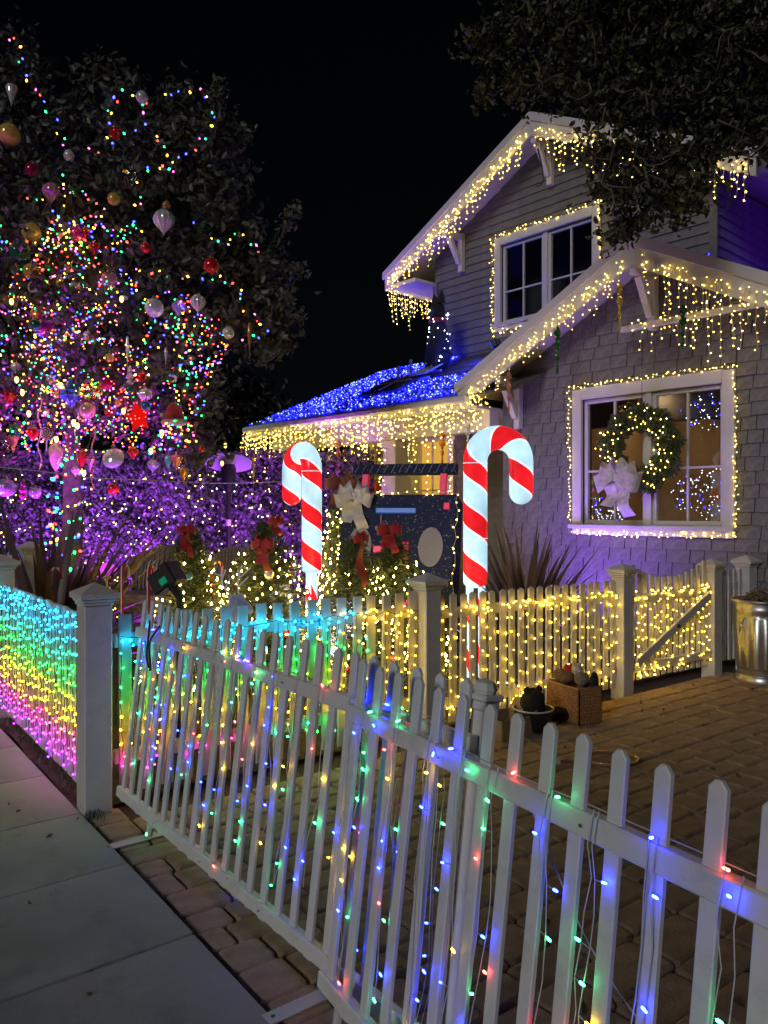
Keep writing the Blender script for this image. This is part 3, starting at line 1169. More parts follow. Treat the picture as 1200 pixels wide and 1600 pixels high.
rake = lambda C, Z, Sl, t, q: H(t, q, Z - Sl * abs(t - C) - 0.16)
icicles('warm icicle lights along the left rake of the upper gable', rake(G2C, G2Z, G2S, 3.3, 1.47), rake(G2C, G2Z, G2S, 6.12, 1.47), 84, 0.05, 0.46, br=0.0095)
icicles('warm icicle lights along the right rake of the upper gable, partly behind oak leaves', rake(G2C, G2Z, G2S, 3.1, 1.47), rake(G2C, G2Z, G2S, 0.3, 1.47), 66, 0.1, 0.5, br=0.0095)
icicles('dense bunch of warm icicle lights at the left eave end of the upper gable', H(6.15, 1.5, 5.12), H(6.15, 2.9, 5.12), 32, 0.2, 0.55, br=0.0095)
icicles('warm icicle lights along the left rake of the lower gable', rake(G1C, G1Z, G1S, 0.9, -0.03), rake(G1C, G1Z, G1S, 3.1, -0.03), 74, 0.04, 0.3, br=0.0068)
icicles('warm icicle lights along the right rake of the lower gable', rake(G1C, G1Z, G1S, 0.7, -0.03), rake(G1C, G1Z, G1S, -1.3, -0.03), 48, 0.08, 0.66, br=0.0068)
icicles('warm icicle lights hanging from the white tie bar of the lower gable', H(0.9, 0.16, 3.42), H(-1.3, 0.16, 3.42), 40, 0.05, 0.5, br=0.0068, dens=0.7)
icicles('dense warm icicle lights hanging along the porch gutter', H(3.05, -0.09, PG - 0.1), H(TP, -0.09, PG - 0.1), 170, 0.1, 0.5, br=0.0095)
icicles('warm icicle lights in the corner where porch gutter meets gable', H(2.95, -0.05, 2.98), H(3.05, 0.5, 2.75), 16, 0.2, 0.6, br=0.010)
icicles('thick bunch of warm lights at the left end of the porch gutter', H(TP - 0.02, 0.0, PG - 0.1), H(TP - 0.02, 1.6, PG - 0.1), 24, 0.3, 0.7, br=0.011)
# inner curtain on the porch
w_, b_ = [], []
for k in range(46):
    t_ = RND.uniform(4.95, 7.3)
    ln = RND.uniform(0.4, 1.5)
    x0 = H(t_, RND.uniform(0.2, 1.7), PG - 0.18)
    drop = [x0]
    for j in range(int(ln / 0.11)):
        drop.append(x0 + Vector((RND.uniform(-0.02, 0.02), RND.uniform(-0.02, 0.02), -(j + 1) * 0.11)))
        b_.append((drop[-1], 'warm'))
    w_.append(drop)
string_thing('curtain_lights', 'warm curtain lights hanging inside the porch before the door', H(6, 0.8, PG - 0.18), w_, b_, M['clwire'], 0.002, 0.012, 'warm icicle lights on the house')
# outlines round the porch door and posts
def outline(pts, step, key, label, jit, br, closed=False, per=1, name='outline_lights', wire='clwire', group=None, tw=0.0):
    pts = [Vector(p) for p in pts]
    if closed:
        pts.append(pts[0])
    wire_, bulbs = [], []
    for i in range(len(pts) - 1):
        d = pts[i + 1] - pts[i]
        n = max(1, int(d.length / step))
        for k in range(n):
            p = pts[i] + d * (k / n) + Vector([RND.uniform(-jit, jit) for _ in range(3)])
            wire_.append(p)
            for _ in range(per):
                kk = key if isinstance(key, str) else RND.choice(key)
                bulbs.append((p + Vector([RND.uniform(-jit, jit) for _ in range(3)]), kk))
    wire_.append(pts[-1])
    return string_thing(name, label, pts[0], [wire_], bulbs, M[wire], 0.0028, br, group)

a, b, c, d = WIN1
cz = 0.14
outline([H(a - cz, W1Q - 0.07, c - 0.09), H(a - cz, W1Q - 0.07, d + cz + 0.01), H(b + cz, W1Q - 0.07, d + cz + 0.01), H(b + cz, W1Q - 0.07, c - 0.09)],
        0.036, 'warm', 'warm lights outlining the sides and top of the front window', 0.016, 0.0068, per=1, group='warm lights round the windows')
outline([H(a - cz, W1Q - 0.09, c - 0.1), H(b + cz, W1Q - 0.09, c - 0.1)], 0.026, 'warm', 'warm lights lying along the sill of the front window', 0.02, 0.0075, group='warm lights round the windows')
a, b, c, d = WIN2
outline([H(a - cz, W2Q - 0.07, c - cz), H(b + cz, W2Q - 0.07, c - cz), H(b + cz, W2Q - 0.07, d + cz), H(a - cz, W2Q - 0.07, d + cz)],
        0.045, 'warm', 'warm lights outlining the dark upper window', 0.024, 0.0092, closed=True, per=1, group='warm lights round the windows')
for t_, lab in ((5.05, 'warm light string running down the right door post of the porch'), (7.1, 'warm light string running down the left door post of the porch')):
    outline([H(t_, W2Q - 0.12, 2.6), H(t_, W2Q - 0.12, 0.6)], 0.055, 'warm', lab, 0.02, 0.012, group='warm lights on the porch posts')
outline([H(4.7, 0.1, 2.4), H(4.72, 0.1, 0.4)], 0.06, 'warm', 'warm light string on the porch column behind the tall candy cane', 0.05, 0.011, group='warm lights on the porch posts')
outline([H(7.45, 0.05, 2.4), H(7.45, 0.0, 0.4)], 0.035, 'warm', 'warm lights wrapped round the tapered left porch column', 0.12, 0.012, group='warm lights on the porch posts')

# blue net lights over the porch roof
w_, b_ = [], []
for k in range(2700):
    f = RND.random()
    q_ = 2.05 * f
    l_ = TP - 1.1 * f
    t_ = RND.uniform(3.0, l_ - 0.05)
    hole = (t_ - 5.25) ** 2 / 0.1 + (q_ - 0.95) ** 2 / 0.1
    if hole < 1 or (t_ < 5.0 and q_ > 0.95):
        continue
    b_.append((H(t_, q_, PG + 0.07 + 0.5 * q_), 'blue' if RND.random() < 0.66 else 'blue_hi'))
for k in range(11):
    q_ = 0.1 + 0.18 * k
    w_.append([H(3.0, q_, PG + 0.065 + 0.5 * q_), H(TP - 1.1 * q_ / 2.05, q_, PG + 0.065 + 0.5 * q_)])
string_thing('net_lights', 'blue net lights spread over the porch roof', H(5.5, 1, PG + 0.55), w_, b_, M['dkwire'], 0.002, 0.0088)
# blue string on the roof of the lower gable
outline([H(0.7, 1.2, 4.3), H(-0.2, 1.5, 3.82), H(-1.2, 1.6, 3.32)], 0.16, 'blue', 'blue lights scattered on the right slope of the lower gable roof', 0.08, 0.011)
outline([H(0.86, 2.5, 4.45), H(0.80, 4.5, 4.3)], 0.3, 'blue', 'few blue lights at the foot of the purple side wall', 0.15, 0.011)

# ------------------------------------------------------------------ fence lights
def curtain(label, P, L, z0, z1, n, keyf, wire, br, off, jit=0.012, per=0.05, wr=0.002, name='curtain_lights', topdense=0, botdense=0, group=None, topw='warm', side=1, sway=0.012):
    wires, bulbs = [], []
    top = []
    for i in range(n + 1):
        s = L * (i + RND.uniform(-0.3, 0.3)) / n
        s = min(max(s, 0.02), L - 0.02)
        drop = [P(s, z1, off)]
        z = z1 - RND.uniform(0, per)
        x = s
        while z > z0 + RND.uniform(-0.03, 0.05):
            x = s + RND.uniform(-sway, sway)
            drop.append(P(x, z, off + RND.uniform(-0.006, 0.006)))
            bulbs.append((P(x + RND.uniform(-jit, jit), z, off + RND.uniform(0, 0.012) * side), keyf(s / L, z)))
            z -= per * RND.uniform(0.75, 1.3)
        wires.append(drop)
    top = [P(L * k / 30, z1 + RND.uniform(-0.015, 0.015), off) for k in range(31)]
    wires.append(top)
    for z, cnt in ((z1, topdense), (z0, botdense)):
        for k in range(cnt):
            s = RND.uniform(0.02, L - 0.02)
            bulbs.append((P(s, z + RND.uniform(-0.035, 0.035), off + RND.uniform(0, 0.03) * side), keyf(s / L, z)))
    return string_thing(name, label, P(L / 2, 0, off), wires, bulbs, M[wire], wr, br, group)


def rainbow(z):
    z += RND.uniform(-0.045, 0.045)
    for lim, k in ((0.14, 'violet'), (0.22, 'magenta'), (0.29, 'pink'), (0.34, 'amber'), (0.47, 'yellow'), (0.55, 'lime'), (0.68, 'green'), (0.77, 'teal')):
        if z < lim:
            return k
    return 'cyan'

Lw = (PL - PA).length
curtain('rainbow curtain of lights on the sidewalk fence at left', lambda s, z, o: PA + US * s - VS * o + Vector((0, 0, z)), Lw, 0.09, 0.93, 36,
        lambda s, z: rainbow(z), 'dkwire', 0.005, 0.017, topdense=36, per=0.068)
FP = lambda s0: (lambda s, z, o: F(s0 + s, z, o))
def ab_key(s, z):
    if s > 0.72 + RND.uniform(-0.08, 0.08):
        return 'gold'
    k = rainbow(z)
    if s > 0.4 and k in ('violet', 'magenta', 'pink'):
        return 'teal' if RND.random() < 0.6 else 'green'
    return k
curtain('rainbow and warm curtain lights on the fence behind the corner post', FP(0.1), sB - 0.2, 0.2, 0.85, 28, ab_key, 'dkwire', 0.0058, 0.03, topdense=70, botdense=10, per=0.075)
curtain('warm lights covering the picket fence behind the basket', FP(sB + 0.08), sC - sB - 0.16, 0.16, 0.82, 25, lambda s, z: 'gold' if RND.random() < 0.7 else 'warm', 'clwire', 0.0066, 0.026, topdense=60, botdense=44, per=0.105)
curtain('warm lights covering the white garden gate', FP(sC + 0.09), sD - sC - 0.18, 0.16, 0.8, 21, lambda s, z: 'gold' if RND.random() < 0.7 else 'warm', 'clwire', 0.0066, 0.045, topdense=32, botdense=22, per=0.1)

# coloured fairy lights on the portable panels: each bulb is its own part
def bulb_mesh(key):
    return MB().lathe([(0.0012, -0.007), (0.0026, -0.0056), (0.0028, 0.0), (0.0022, 0.0044), (0.0007, 0.0065)], n=8).mesh('bulb', BUL2[key], True)
BUL2 = {
    'blue': glow('fairy_blue', (0.01, 0.025, 1.0), 95.0),
    'green': glow('fairy_green', (0.03, 0.95, 0.3), 30.0),
    'amber': glow('fairy_amber', (1.0, 0.52, 0.02), 36.0),
    'red': glow('fairy_red', (1.0, 0.07, 0.05), 24.0),
}
BM = {k: bulb_mesh(k) for k in BUL2}

def panel_string(label, P, L, x_start, x_end, n, seed, extra=()):
    R = random.Random(seed)
    t = root('fairy_lights', label, 'string lights', P((x_start + x_end) / 2, 0.885, -0.03), 'fairy lights on the portable panels')
    wires, spots = [], []
    run = []
    keys = ['blue', 'green', 'amber', 'blue', 'amber', 'green', 'red', 'blue']
    kk = 0
    for i in range(n):
        x = x_start + (x_end - x_start) * (i + R.uniform(-0.2, 0.2)) / max(1, n - 1)
        run.append(P(x - 0.03, 0.92 + R.uniform(-0.002, 0.006), R.uniform(-0.015, 0.015)))
        ln = R.uniform(0.55, 0.86)
        for rep in range(2):
            xx = x + rep * R.uniform(0.006, 0.03)
            drop = []
            m = 9
            for k in range(m + 1):
                z = 0.925 - ln * k / m
                yy = -0.032 if k < 2 else -0.018 + R.uniform(-0.008, 0.008)
                if k == 0:
                    yy = -0.02
                drop.append(P(xx + 0.02 * math.sin(k * 0.9 + i) * (k / m) + R.uniform(-0.004, 0.004), z, yy))
            wires.append(drop)
            # bulbs on short leads, about every 11 cm
            for k in range(1 + rep, m + 1, 2):
                if R.random() < 0.34:
                    continue
                b0 = drop[k]
                sx = R.choice((-1, 1))
                e = b0 + (P(1, 0) - P(0, 0)) * (sx * R.uniform(0.012, 0.035)) + Vector((0, 0, R.uniform(-0.01, 0.006))) 
                wires.append([b0, e])
                spots.append((e, (e - b0), keys[kk % 8]))
                kk += R.choice((1, 1, 2, 3))
    # bulbs lying on the top rail
    for i in range(int(n * 1.1)):
        x = R.uniform(x_start, x_end)
        spots.append((P(x, R.choice((0.922, 0.89, 0.925)), -0.033 if R.random() < 0.5 else -0.015), Vector((R.uniform(-1, 1), R.uniform(-1, 1), 0.2)), keys[kk % 8]))
        kk += R.choice((1, 2, 3))
    for e0, e1, k in extra:
        wires.append(smoothpath([e0, e0.lerp(e1, 0.5) + Vector((0.01, 0, 0.02)), e1], 4))
        spots.append((e1, Vector((0.1, 0.2, 1)), k))
    wires.append(run)
    mb = MB()
    for w in wires:
        mb.tube(w, 0.0014, 4, cap=False)
    # straps round the rail
    mb.build('wire', M['clwire'], t)
    for p, ax, k in spots:
        q = Vector(ax).normalized()
        place(BM[k], 'bulb', t, p, q.to_track_quat('Z', 'Y').to_euler())
    return t
panel_string('multicoloured fairy lights draped on the farther picket panel', PLf, LL, 0.15, LL - 0.1, 15, 3,
             ((PLf(1.22, 0.12, -0.03), Vector((-0.575, 2.985, 0.017)), 'blue'), (PLf(0.55, 0.12, -0.03), PLf(0.5, 0.05, -0.05), 'green')))
panel_string('multicoloured fairy lights draped on the nearer picket panel', PRf, LR, 0.12, 1.62, 11, 8)
# loose clear wire swagging behind the nearer panel
mb = MB()
mb.tube(smoothpath([PRf(0.75, 0.86, 0.05), PRf(0.9, 0.6, 0.12), PRf(1.1, 0.47, 0.14), PRf(1.25, 0.42, 0.1), PRf(1.4, 0.3, 0.12), PRf(1.6, 0.26, 0.06)]), 0.0022, 5)
tag(mb.build('clear_cable', M['clwire']), 'clear cable sagging loosely behind the nearer picket panel', 'cable')
mb = MB()
mb.tube(smoothpath([PLf(0.2, 0.96, -0.03), PLf(0.26, 0.93, -0.05), PLf(0.24, 0.8, -0.04), PLf(0.31, 0.74, -0.04), PLf(0.27, 0.86, -0.045), PLf(0.33, 0.95, -0.03)]), 0.005, 6)
tag(mb.build('bungee_tie', M['black']), 'black looped tie holding the farther panel to its rail', 'tie')
# ------------------------------------------------------------------ trees, hedge, plants
M['leaf'] = leaf_mat('grey_green_leaf', (0.11, 0.115, 0.095))
M['oak'] = leaf_mat('oak_leaf', (0.06, 0.064, 0.034), 0.65, 0.15)
M['hedge'] = leaf_mat('hedge_leaf', (0.16, 0.15, 0.16))
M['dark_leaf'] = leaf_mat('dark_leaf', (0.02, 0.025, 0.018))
M['needle'] = leaf_mat('fir_needle', (0.13, 0.17, 0.085))
M['flax'] = leaf_mat('flax_blade', (0.11, 0.075, 0.075), 0.4, 0.1)
M['agave'] = leaf_mat('agave_blade', (0.13, 0.15, 0.1), 0.3, 0.1)


def crown_tree(name, label, blobs, trunk_base, fork, leaf, lsize, per, trunk_r, seed, aspect=0.55, droop=0.3, clump=0.22, shell=0.55):
    """blobs: (centre, (rx, ry, rz)); limbs reach from the fork to every blob, twigs carry clumps of leaves"""
    R = np.random.RandomState(seed)
    t = root(name, label, 'tree', trunk_base)
    mb = MB()
    tb, fk = Vector(trunk_base), Vector(fork)
    mid = (tb + fk) / 2 + Vector((0.08, 0, 0))
    mb.tube(smoothpath([tb, mid, fk], 5), [lerp(trunk_r * 1.25, trunk_r * 0.75, k / 10) for k in range(11)], 10)
    C, Sz = [], []
    nodes = [(fk, trunk_r * 0.6)]
    for c, r in sorted(blobs, key=lambda q: (Vector(q[0]) - fk).length):
        c = Vector(c)
        # branch off the nearest limb already grown
        src, sr = min(nodes, key=lambda q: (q[0] - c).length + 0.25 * (q[0] - fk).length)
        ln = (c - src).length
        m = (src + c) / 2 + Vector((R.uniform(-0.15, 0.15), R.uniform(-0.15, 0.15), R.uniform(-0.05, 0.2))) * ln
        m2 = src.lerp(c, 0.8) + Vector((R.uniform(-0.1, 0.1), R.uniform(-0.1, 0.1), R.uniform(-0.1, 0.1))) * ln
        path = smoothpath([src, m, m2, c], 4)
        er = max(0.01, sr * 0.62)
        mb.tube(path, [lerp(sr * 0.85, er, k / (len(path) - 1)) for k in range(len(path))], 6)
        nodes.append((c, er))
        vol = r[0] * r[1] * r[2]
        ncl = max(6, int(per * (vol ** (2 / 3))))
        for k in range(ncl):
            dv = R.normal(size=3)
            dv /= np.linalg.norm(dv)
            rr = R.uniform(shell, 1.0) ** 0.7
            cc = Vector((c.x + dv[0] * r[0] * rr, c.y + dv[1] * r[1] * rr, c.z + dv[2] * r[2] * rr))
            if k % 2 == 0:
                mb.tube([c + (cc - c) * 0.25, (c + cc) / 2 + Vector((0, 0, 0.04)), cc], [0.011, 0.008, 0.003], 4, cap=False)
            nl = R.randint(9, 20)
            sp = clump * R.uniform(0.6, 1.1)
            # clump is elongated along the twig
            ax = (cc - c).normalized()
            for j in range(nl):
                a = R.normal() * sp * 0.55
                o = R.normal(size=3) * sp * 0.3
                C.append((cc.x + ax.x * a + o[0], cc.y + ax.y * a + o[1], cc.z + ax.z * a + o[2]))
                Sz.append(lsize * R.uniform(0.65, 1.3))
    mb.build('trunk', M['bark'], t, smooth=True)
    me = leaf_mesh('crown', C, Sz, leaf, aspect=aspect, droop=droop)
    o = place(me, 'crown', t)
    o['kind'] = 'stuff'
    return t, len(C)

def pxblob(x, y, rx, ry, d, dz=None):
    c = at(x, y, d)
    return (c, (rx / FPX * d, (dz or rx) / FPX * d, ry / FPX * d))

TD = 8.0
bl = []
for x, y, rx, ry, dd in ((20, 110, 55, 50, 0), (45, 190, 85, 70, .1), (20, 290, 80, 70, -.1), (185, 165, 55, 50, 0), (215, 230, 80, 60, -.1), (300, 190, 45, 45, .2), (300, 250, 60, 60, 0),
                         (345, 225, 35, 40, .3), (180, 320, 95, 70, -.2), (290, 345, 75, 60, -.1), (355, 330, 40, 45, .2), (75, 385, 95, 75, -.4), (-40, 420, 90, 90, -.2), (200, 425, 95, 65, -.3),
                         (310, 430, 70, 55, -.1), (390, 420, 45, 50, .2), (420, 490, 40, 45, .2), (360, 500, 60, 45, .1), (265, 515, 90, 55, -.2), (130, 490, 95, 65, -.5), (25, 520, 90, 75, -.4),
                         (300, 585, 35, 55, 0), (225, 590, 75, 45, -.2), (120, 580, 80, 50, -.5), (20, 620, 80, 50, -.4), (295, 650, 40, 45, 0), (300, 695, 42, 26, 0), (225, 655, 55, 40, -.1), (420, 530, 25, 30, .2), (105, 640, 45, 40, -.3), (-20, 690, 50, 26, -.3)):
    bl.append(pxblob(x, y, rx, ry, TD + dd, 80))
TB = at(93, 795 + 1200 * 1.5 / 8.0, 8.0)
TB.z = -0.05
TF = at(110, 640, 8.1)
tree, nleaf = crown_tree('ornament_tree', 'leafy grey green tree hung with baubles and coloured lights', bl, TB, TF, M['leaf'], 0.088, 270, 0.11, 21, clump=0.2)
# bare-ended twigs at right
mb = MB()
C, Sz = [], []
for pts in ([(385, 450), (425, 400), (450, 345), (462, 325)], [(385, 460), (430, 425), (462, 418)], [(395, 465), (440, 440), (476, 424)], [(400, 500), (440, 505), (466, 492)], [(410, 520), (445, 540), (440, 545)], [(330, 160), (338, 150), (344, 138)], [(345, 215), (375, 215), (388, 208)]):
    P_ = smoothpath([at(x, y, TD + 0.1) for x, y in pts], 6)
    mb.tube(P_, [lerp(0.014, 0.004, k / (len(P_) - 1)) for k in range(len(P_))], 5)
    for p in P_:
        for j in range(9):
            C.append(tuple(p + Vector([RND.gauss(0, 0.045) for _ in range(3)])))
            Sz.append(RND.uniform(0.05, 0.085))
tw = mb.build('twigs', M['bark'], tree)
tw['kind'] = 'stuff'
o = place(leaf_mesh('twig_leaves', C, Sz, M['leaf'], droop=0.2), 'twig_leaves', tree)
o['kind'] = 'stuff'

OD = 6.2
bo = []
for x, y, rx, ry, dd in ((800, 45, 55, 45, .2), (775, 100, 30, 30, .2), (880, 40, 80, 55, 0), (850, 120, 60, 40, .1), (960, 60, 85, 70, -.1), (930, 150, 70, 45, 0), (1050, 50, 90, 80, -.2), (1030, 160, 80, 55, -.1), (1140, 60, 80, 80, -.2), (1130, 170, 70, 55, -.1),
                         (1200, 110, 60, 90, 0), (960, 235, 48, 40, 0), (1030, 250, 62, 42, -.1), (1100, 240, 60, 38, 0), (970, 300, 55, 42, 0), (1035, 315, 55, 35, 0), (985, 352, 36, 24, 0), (1085, 310, 35, 28, 0), (1170, 210, 40, 30, 0), (1200, 0, 120, 60, -.3), (1000, -20, 150, 50, -.3), (745, 70, 18, 12, .2), (760, 145, 14, 12, .2)):
    bo.append(pxblob(x, y, rx, ry, OD + dd, 50))
oak, n2 = crown_tree('overhanging_oak', 'dark oak tree overhanging the house from the upper right', bo, (4.7, 5.0, -0.05), (4.3, 5.3, 5.6), M['oak'], 0.064, 520, 0.12, 33, aspect=0.5, clump=0.15, shell=0.25)

# bare pale twigs hanging through the oak foliage
mb = MB()
RT = random.Random(4)
for k in range(34):
    x, y = RT.uniform(830, 1200), RT.uniform(10, 300)
    d = RT.uniform(5.55, 5.9)
    a = RT.uniform(0.3, 2.8)
    pts = [at(x, y, d)]
    for j in range(4):
        a += RT.gauss(0, 0.5)
        x += math.cos(a) * RT.uniform(10, 24); y += math.sin(a) * RT.uniform(8, 20)
        pts.append(at(x, y, d + RT.uniform(-0.1, 0.1)))
    pp = smoothpath(pts, 3)
    mb.tube(pp, [lerp(0.008, 0.003, i / (len(pp) - 1)) for i in range(len(pp))], 4)
tw2 = mb.build('bare_twigs', mat('pale_twig', (0.13, 0.11, 0.08), 0.9, 0.3), oak)
tw2['kind'] = 'stuff'

# hedge at the back of the yard
NH = 26000
hx = NPR.uniform(-6.6, -0.15, NH)
hz = NPR.uniform(0.0, 2.35, NH) + 0.12 * np.sin(hx * 3.1) * 0
hy = 11.4 + NPR.normal(size=NH) * 0.14 + 0.12 * np.sin(hx * 5.0) + 0.1 * np.sin(hz * 6 + hx * 2)
hg = root('hedge', 'tall clipped hedge in purple light covered with small white lights', 'hedge', (-3.4, 11.4, 0))
o = place(leaf_mesh('foliage', np.stack([hx, hy, hz], 1), NPR.uniform(0.04, 0.085, NH), M['hedge'], aspect=0.6), 'foliage', hg)
o['kind'] = 'stuff'
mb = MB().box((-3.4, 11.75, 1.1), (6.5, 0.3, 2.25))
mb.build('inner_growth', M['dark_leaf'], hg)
w_, b_ = [], []
for k in range(430):
    x, z = RND.uniform(-6.3, -0.3), RND.uniform(0.35, 2.1)
    b_.append((Vector((x, 11.08 + RND.uniform(-0.03, 0.05) + 0.12 * math.sin(x * 5.0), z)), 'white' if RND.random() < 0.35 else 'warm'))
for k in range(9):
    z = 0.4 + 0.2 * k
    w_.append([Vector((-6.3 + 0.2 * j, 11.1 + 0.12 * math.sin((-6.3 + 0.2 * j) * 5), z + 0.05 * math.sin(j * 2.2))) for j in range(31)])
string_thing('net_lights', 'small white net lights spread over the purple hedge', (-3.4, 11.1, 0.4), w_, b_, M['dkwire'], 0.002, 0.0105)

# dark tree far behind the porch
bd = [pxblob(x, y, rx, ry, 17) for x, y, rx, ry in ((365, 640, 40, 40), (400, 660, 50, 40), (350, 690, 40, 30), (430, 690, 40, 30), (385, 600, 18, 30))]
crown_tree('background_tree', 'dark tree in the night behind the patio heater', bd, (at(385, 800, 17).x, 17, -0.05), at(385, 720, 17), M['dark_leaf'], 0.2, 120, 0.12, 7, clump=0.5)


def flax(label, base, n, hmin, hmax, spread, leafm, w=0.05, seed=1, name='flax_plant'):
    R = random.Random(seed)
    t = root(name, label, 'plant', base)
    for k in range(n):
        a = R.uniform(0, 2 * math.pi)
        out = Vector((math.cos(a), math.sin(a), 0))
        ln = R.uniform(hmin, hmax)
        lean = R.uniform(0.1, 1.0) * spread
        pts = []
        bend = R.uniform(0.1, 0.8) * spread
        nseg = 7
        b0 = Vector(base) + out * R.uniform(0, 0.09)
        p = Vector(b0)
        ang = lean * 0.55
        for j in range(nseg + 1):
            pts.append(Vector(p))
            ang += bend / nseg * (1.6 if j > 4 and R.random() < 0.3 else 1)
            p = p + (out * math.sin(ang) + Vector((0, 0, 1)) * math.cos(ang)) * (ln / nseg)
        sidev = out.cross(Vector((0, 0, 1))).normalized()
        vs, fs = [], []
        for j, q in enumerate(pts):
            f = j / nseg
            ww = w * (0.55 + 0.9 * f if f < 0.45 else (1 - f) / 0.55 * 0.95 + 0.02) * 0.5
            vs += [q - sidev * ww, q + out * ww * 0.35 * -1, q + sidev * ww]
        for j in range(nseg):
            i = j * 3
            fs += [(i, i + 1, i + 4, i + 3), (i + 1, i + 2, i + 5, i + 4)]
        MB().add(vs, fs).build('leaf', leafm, t, smooth='full')
    return t

flax('large dark flax plant with drooping blades behind the rainbow fence', (-2.72, 6.25, 0.1), 85, 1.0, 1.75, 1.3, M['flax'], 0.1, 5)
flax('dark red flax plant with upright blades beside the tall candy cane', (1.36, 7.35, 0.1), 80, 0.8, 1.42, 0.92, M['flax'], 0.075, 6)
flax('small pale agave behind the cyan picket tops', (-2.3, 5.5, 0.25), 22, 0.45, 0.75, 1.3, M['agave'], 0.05, 9, 'agave_plant')
flax('low grassy plant beside the black floodlight', (-1.75, 4.95, 0.1), 24, 0.5, 0.8, 1.4, M['agave'], 0.018, 12, 'grass_clump')
# weeds at the foot of the corner post and the strip of soil
C, Sz, al = [], [], []
for k in range(500):
    if k < 160:
        c = S(RND.gauss(0.02, 0.07), RND.uniform(0.0, 0.07)) + US * 0.03
    else:
        c = S(-RND.uniform(0.2, 4.5), RND.uniform(0.02, 0.12))
    C.append((c.x, c.y, RND.uniform(0.005, 0.03)))
    Sz.append(RND.uniform(0.02, 0.06))
    al.append((RND.uniform(-.5, .5), RND.uniform(-.5, .5), 1.6))
o = place(leaf_mesh('grass_tufts', C, Sz, M['agave'], aspect=0.12, align=al), 'grass_tufts')
tag(o, 'thin grass tufts at the foot of the fence posts', 'grass', kind='stuff')
# fallen leaves and twigs on the driveway
C, Sz = [], []
for k in range(200):
    c = S(RND.uniform(0.1, 4.2), RND.uniform(0.3, 6.5)) if k < 170 else S(RND.uniform(-2.5, 2.0), RND.uniform(-0.9, -0.02))
    if k >= 170 or ((c - PA).x * VF.y - (c - PA).y * VF.x) > 0.15:
        C.append((c.x, c.y, 0.012)); Sz.append(RND.uniform(0.02, 0.045))
o = place(leaf_mesh('leaf_litter', C, Sz, leaf_mat('dry_leaf', (0.13, 0.085, 0.04)), aspect=0.5), 'leaf_litter')
tag(o, 'dry leaves scattered over the paved driveway', 'leaf litter', kind='stuff')
# ------------------------------------------------------------------ floodlights (the coloured washes)
def floodlight(label, pos, target, col, power, spot=80, size=0.09, blend=0.9, r=0.06, name='floodlight'):
    pos, target = Vector(pos), Vector(target)
    t = root(name, label, 'floodlight', (pos.x, pos.y, max(pos.z - 0.18, 0)))
    d = (target - pos).normalized()
    rm = basis(d)
    hb = MB().cbox(pos - d * 0.06, (0.09, size * 1.7, size * 1.3), 0.012, rm)
    for k in range(5):
        hb.box(pos - d * 0.115 + rm @ Vector((0, (k - 2) * size * 0.3, 0)), (0.025, 0.008, size * 1.1), rm)
    hb.build('housing', M['black'], t)
    MB().tube([pos - d * 0.07, pos - d * 0.08 + Vector((0, 0, -0.12)), Vector((pos.x, pos.y, max(pos.z - 0.3, -0.05))) - d * 0.06], 0.012, 6).build('stake', M['black'], t)
    MB().box(pos - d * 0.012, (0.004, size * 1.45, size * 1.05), rm).build('lens', glow('lens_' + name, col, 2.0), t)
    ld = bpy.data.lights.new('flood', 'SPOT')
    ld.energy = power
    ld.color = col
    ld.spot_size = rad(spot)
    ld.spot_blend = blend
    ld.shadow_soft_size = r
    lo = bpy.data.objects.new('flood', ld)
    COL.objects.link(lo)
    lo.parent = t
    lo.matrix_parent_inverse = Matrix.Translation(wpos(t)).inverted()
    lo.location = pos + d * 0.02
    lo.rotation_euler = d.to_track_quat('-Z', 'Y').to_euler()
    return t

PURP = (0.42, 0.06, 1.0)
floodlight('small floodlight washing the left part of the hedge purple', (-4.3, 9.6, 0.2), (-4.3, 11.3, 0.9), PURP, 900, 120)
floodlight('small floodlight washing the middle of the hedge purple beside the wicker bench', (-3.35, 9.9, 0.15), (-3.2, 11.3, 0.8), PURP, 700, 110)
floodlight('small floodlight washing the hedge behind the patio heater purple', (-1.6, 9.4, 0.2), (-1.7, 11.3, 1.2), PURP, 600, 110)
floodlight('small floodlight under the front window washing the shingles violet', H(1.55, -0.25, 0.3), H(1.35, 0.5, 1.0), (0.28, 0.08, 1.0), 85, 120)
floodlight('small floodlight behind the gate aimed up the front gable', H(2.1, -1.2, 0.25), H(1.6, 0.5, 2.6), (0.42, 0.25, 1.0), 110, 105)
floodlight('small floodlight in the garden bed aimed up at the upper gable', (-0.45, 5.9, 0.3), H(4.0, 1.5, 5.7), (0.5, 0.3, 1.0), 1100, 38)
floodlight('small floodlight aimed at the porch wall from the garden bed', H(6.6, -1.6, 0.25), H(7.2, 2.0, 1.6), (0.42, 0.12, 1.0), 45, 80)
floodlight('small floodlight shining up into the ornament tree from its foot', (-2.3, 6.9, 0.2), (-3.0, 7.6, 2.6), (0.55, 0.05, 1.0), 700, 62)
floodlight('small floodlight at left shining purple up through the ornament tree', (-4.2, 6.8, 0.2), (-3.8, 7.7, 2.8), (0.65, 0.05, 0.95), 800, 75)
floodlight('small blue floodlight on the roof beside the purple side wall', H(-0.9, 2.6, 3.75), H(0.6, 3.6, 4.6), (0.2, 0.03, 1.0), 75, 120)
floodlight('small blue floodlight on the porch roof beside the cat figure', H(3.9, 1.5, 3.85), H(5.0, 1.1, 3.4), (0.03, 0.04, 1.0), 60, 140)

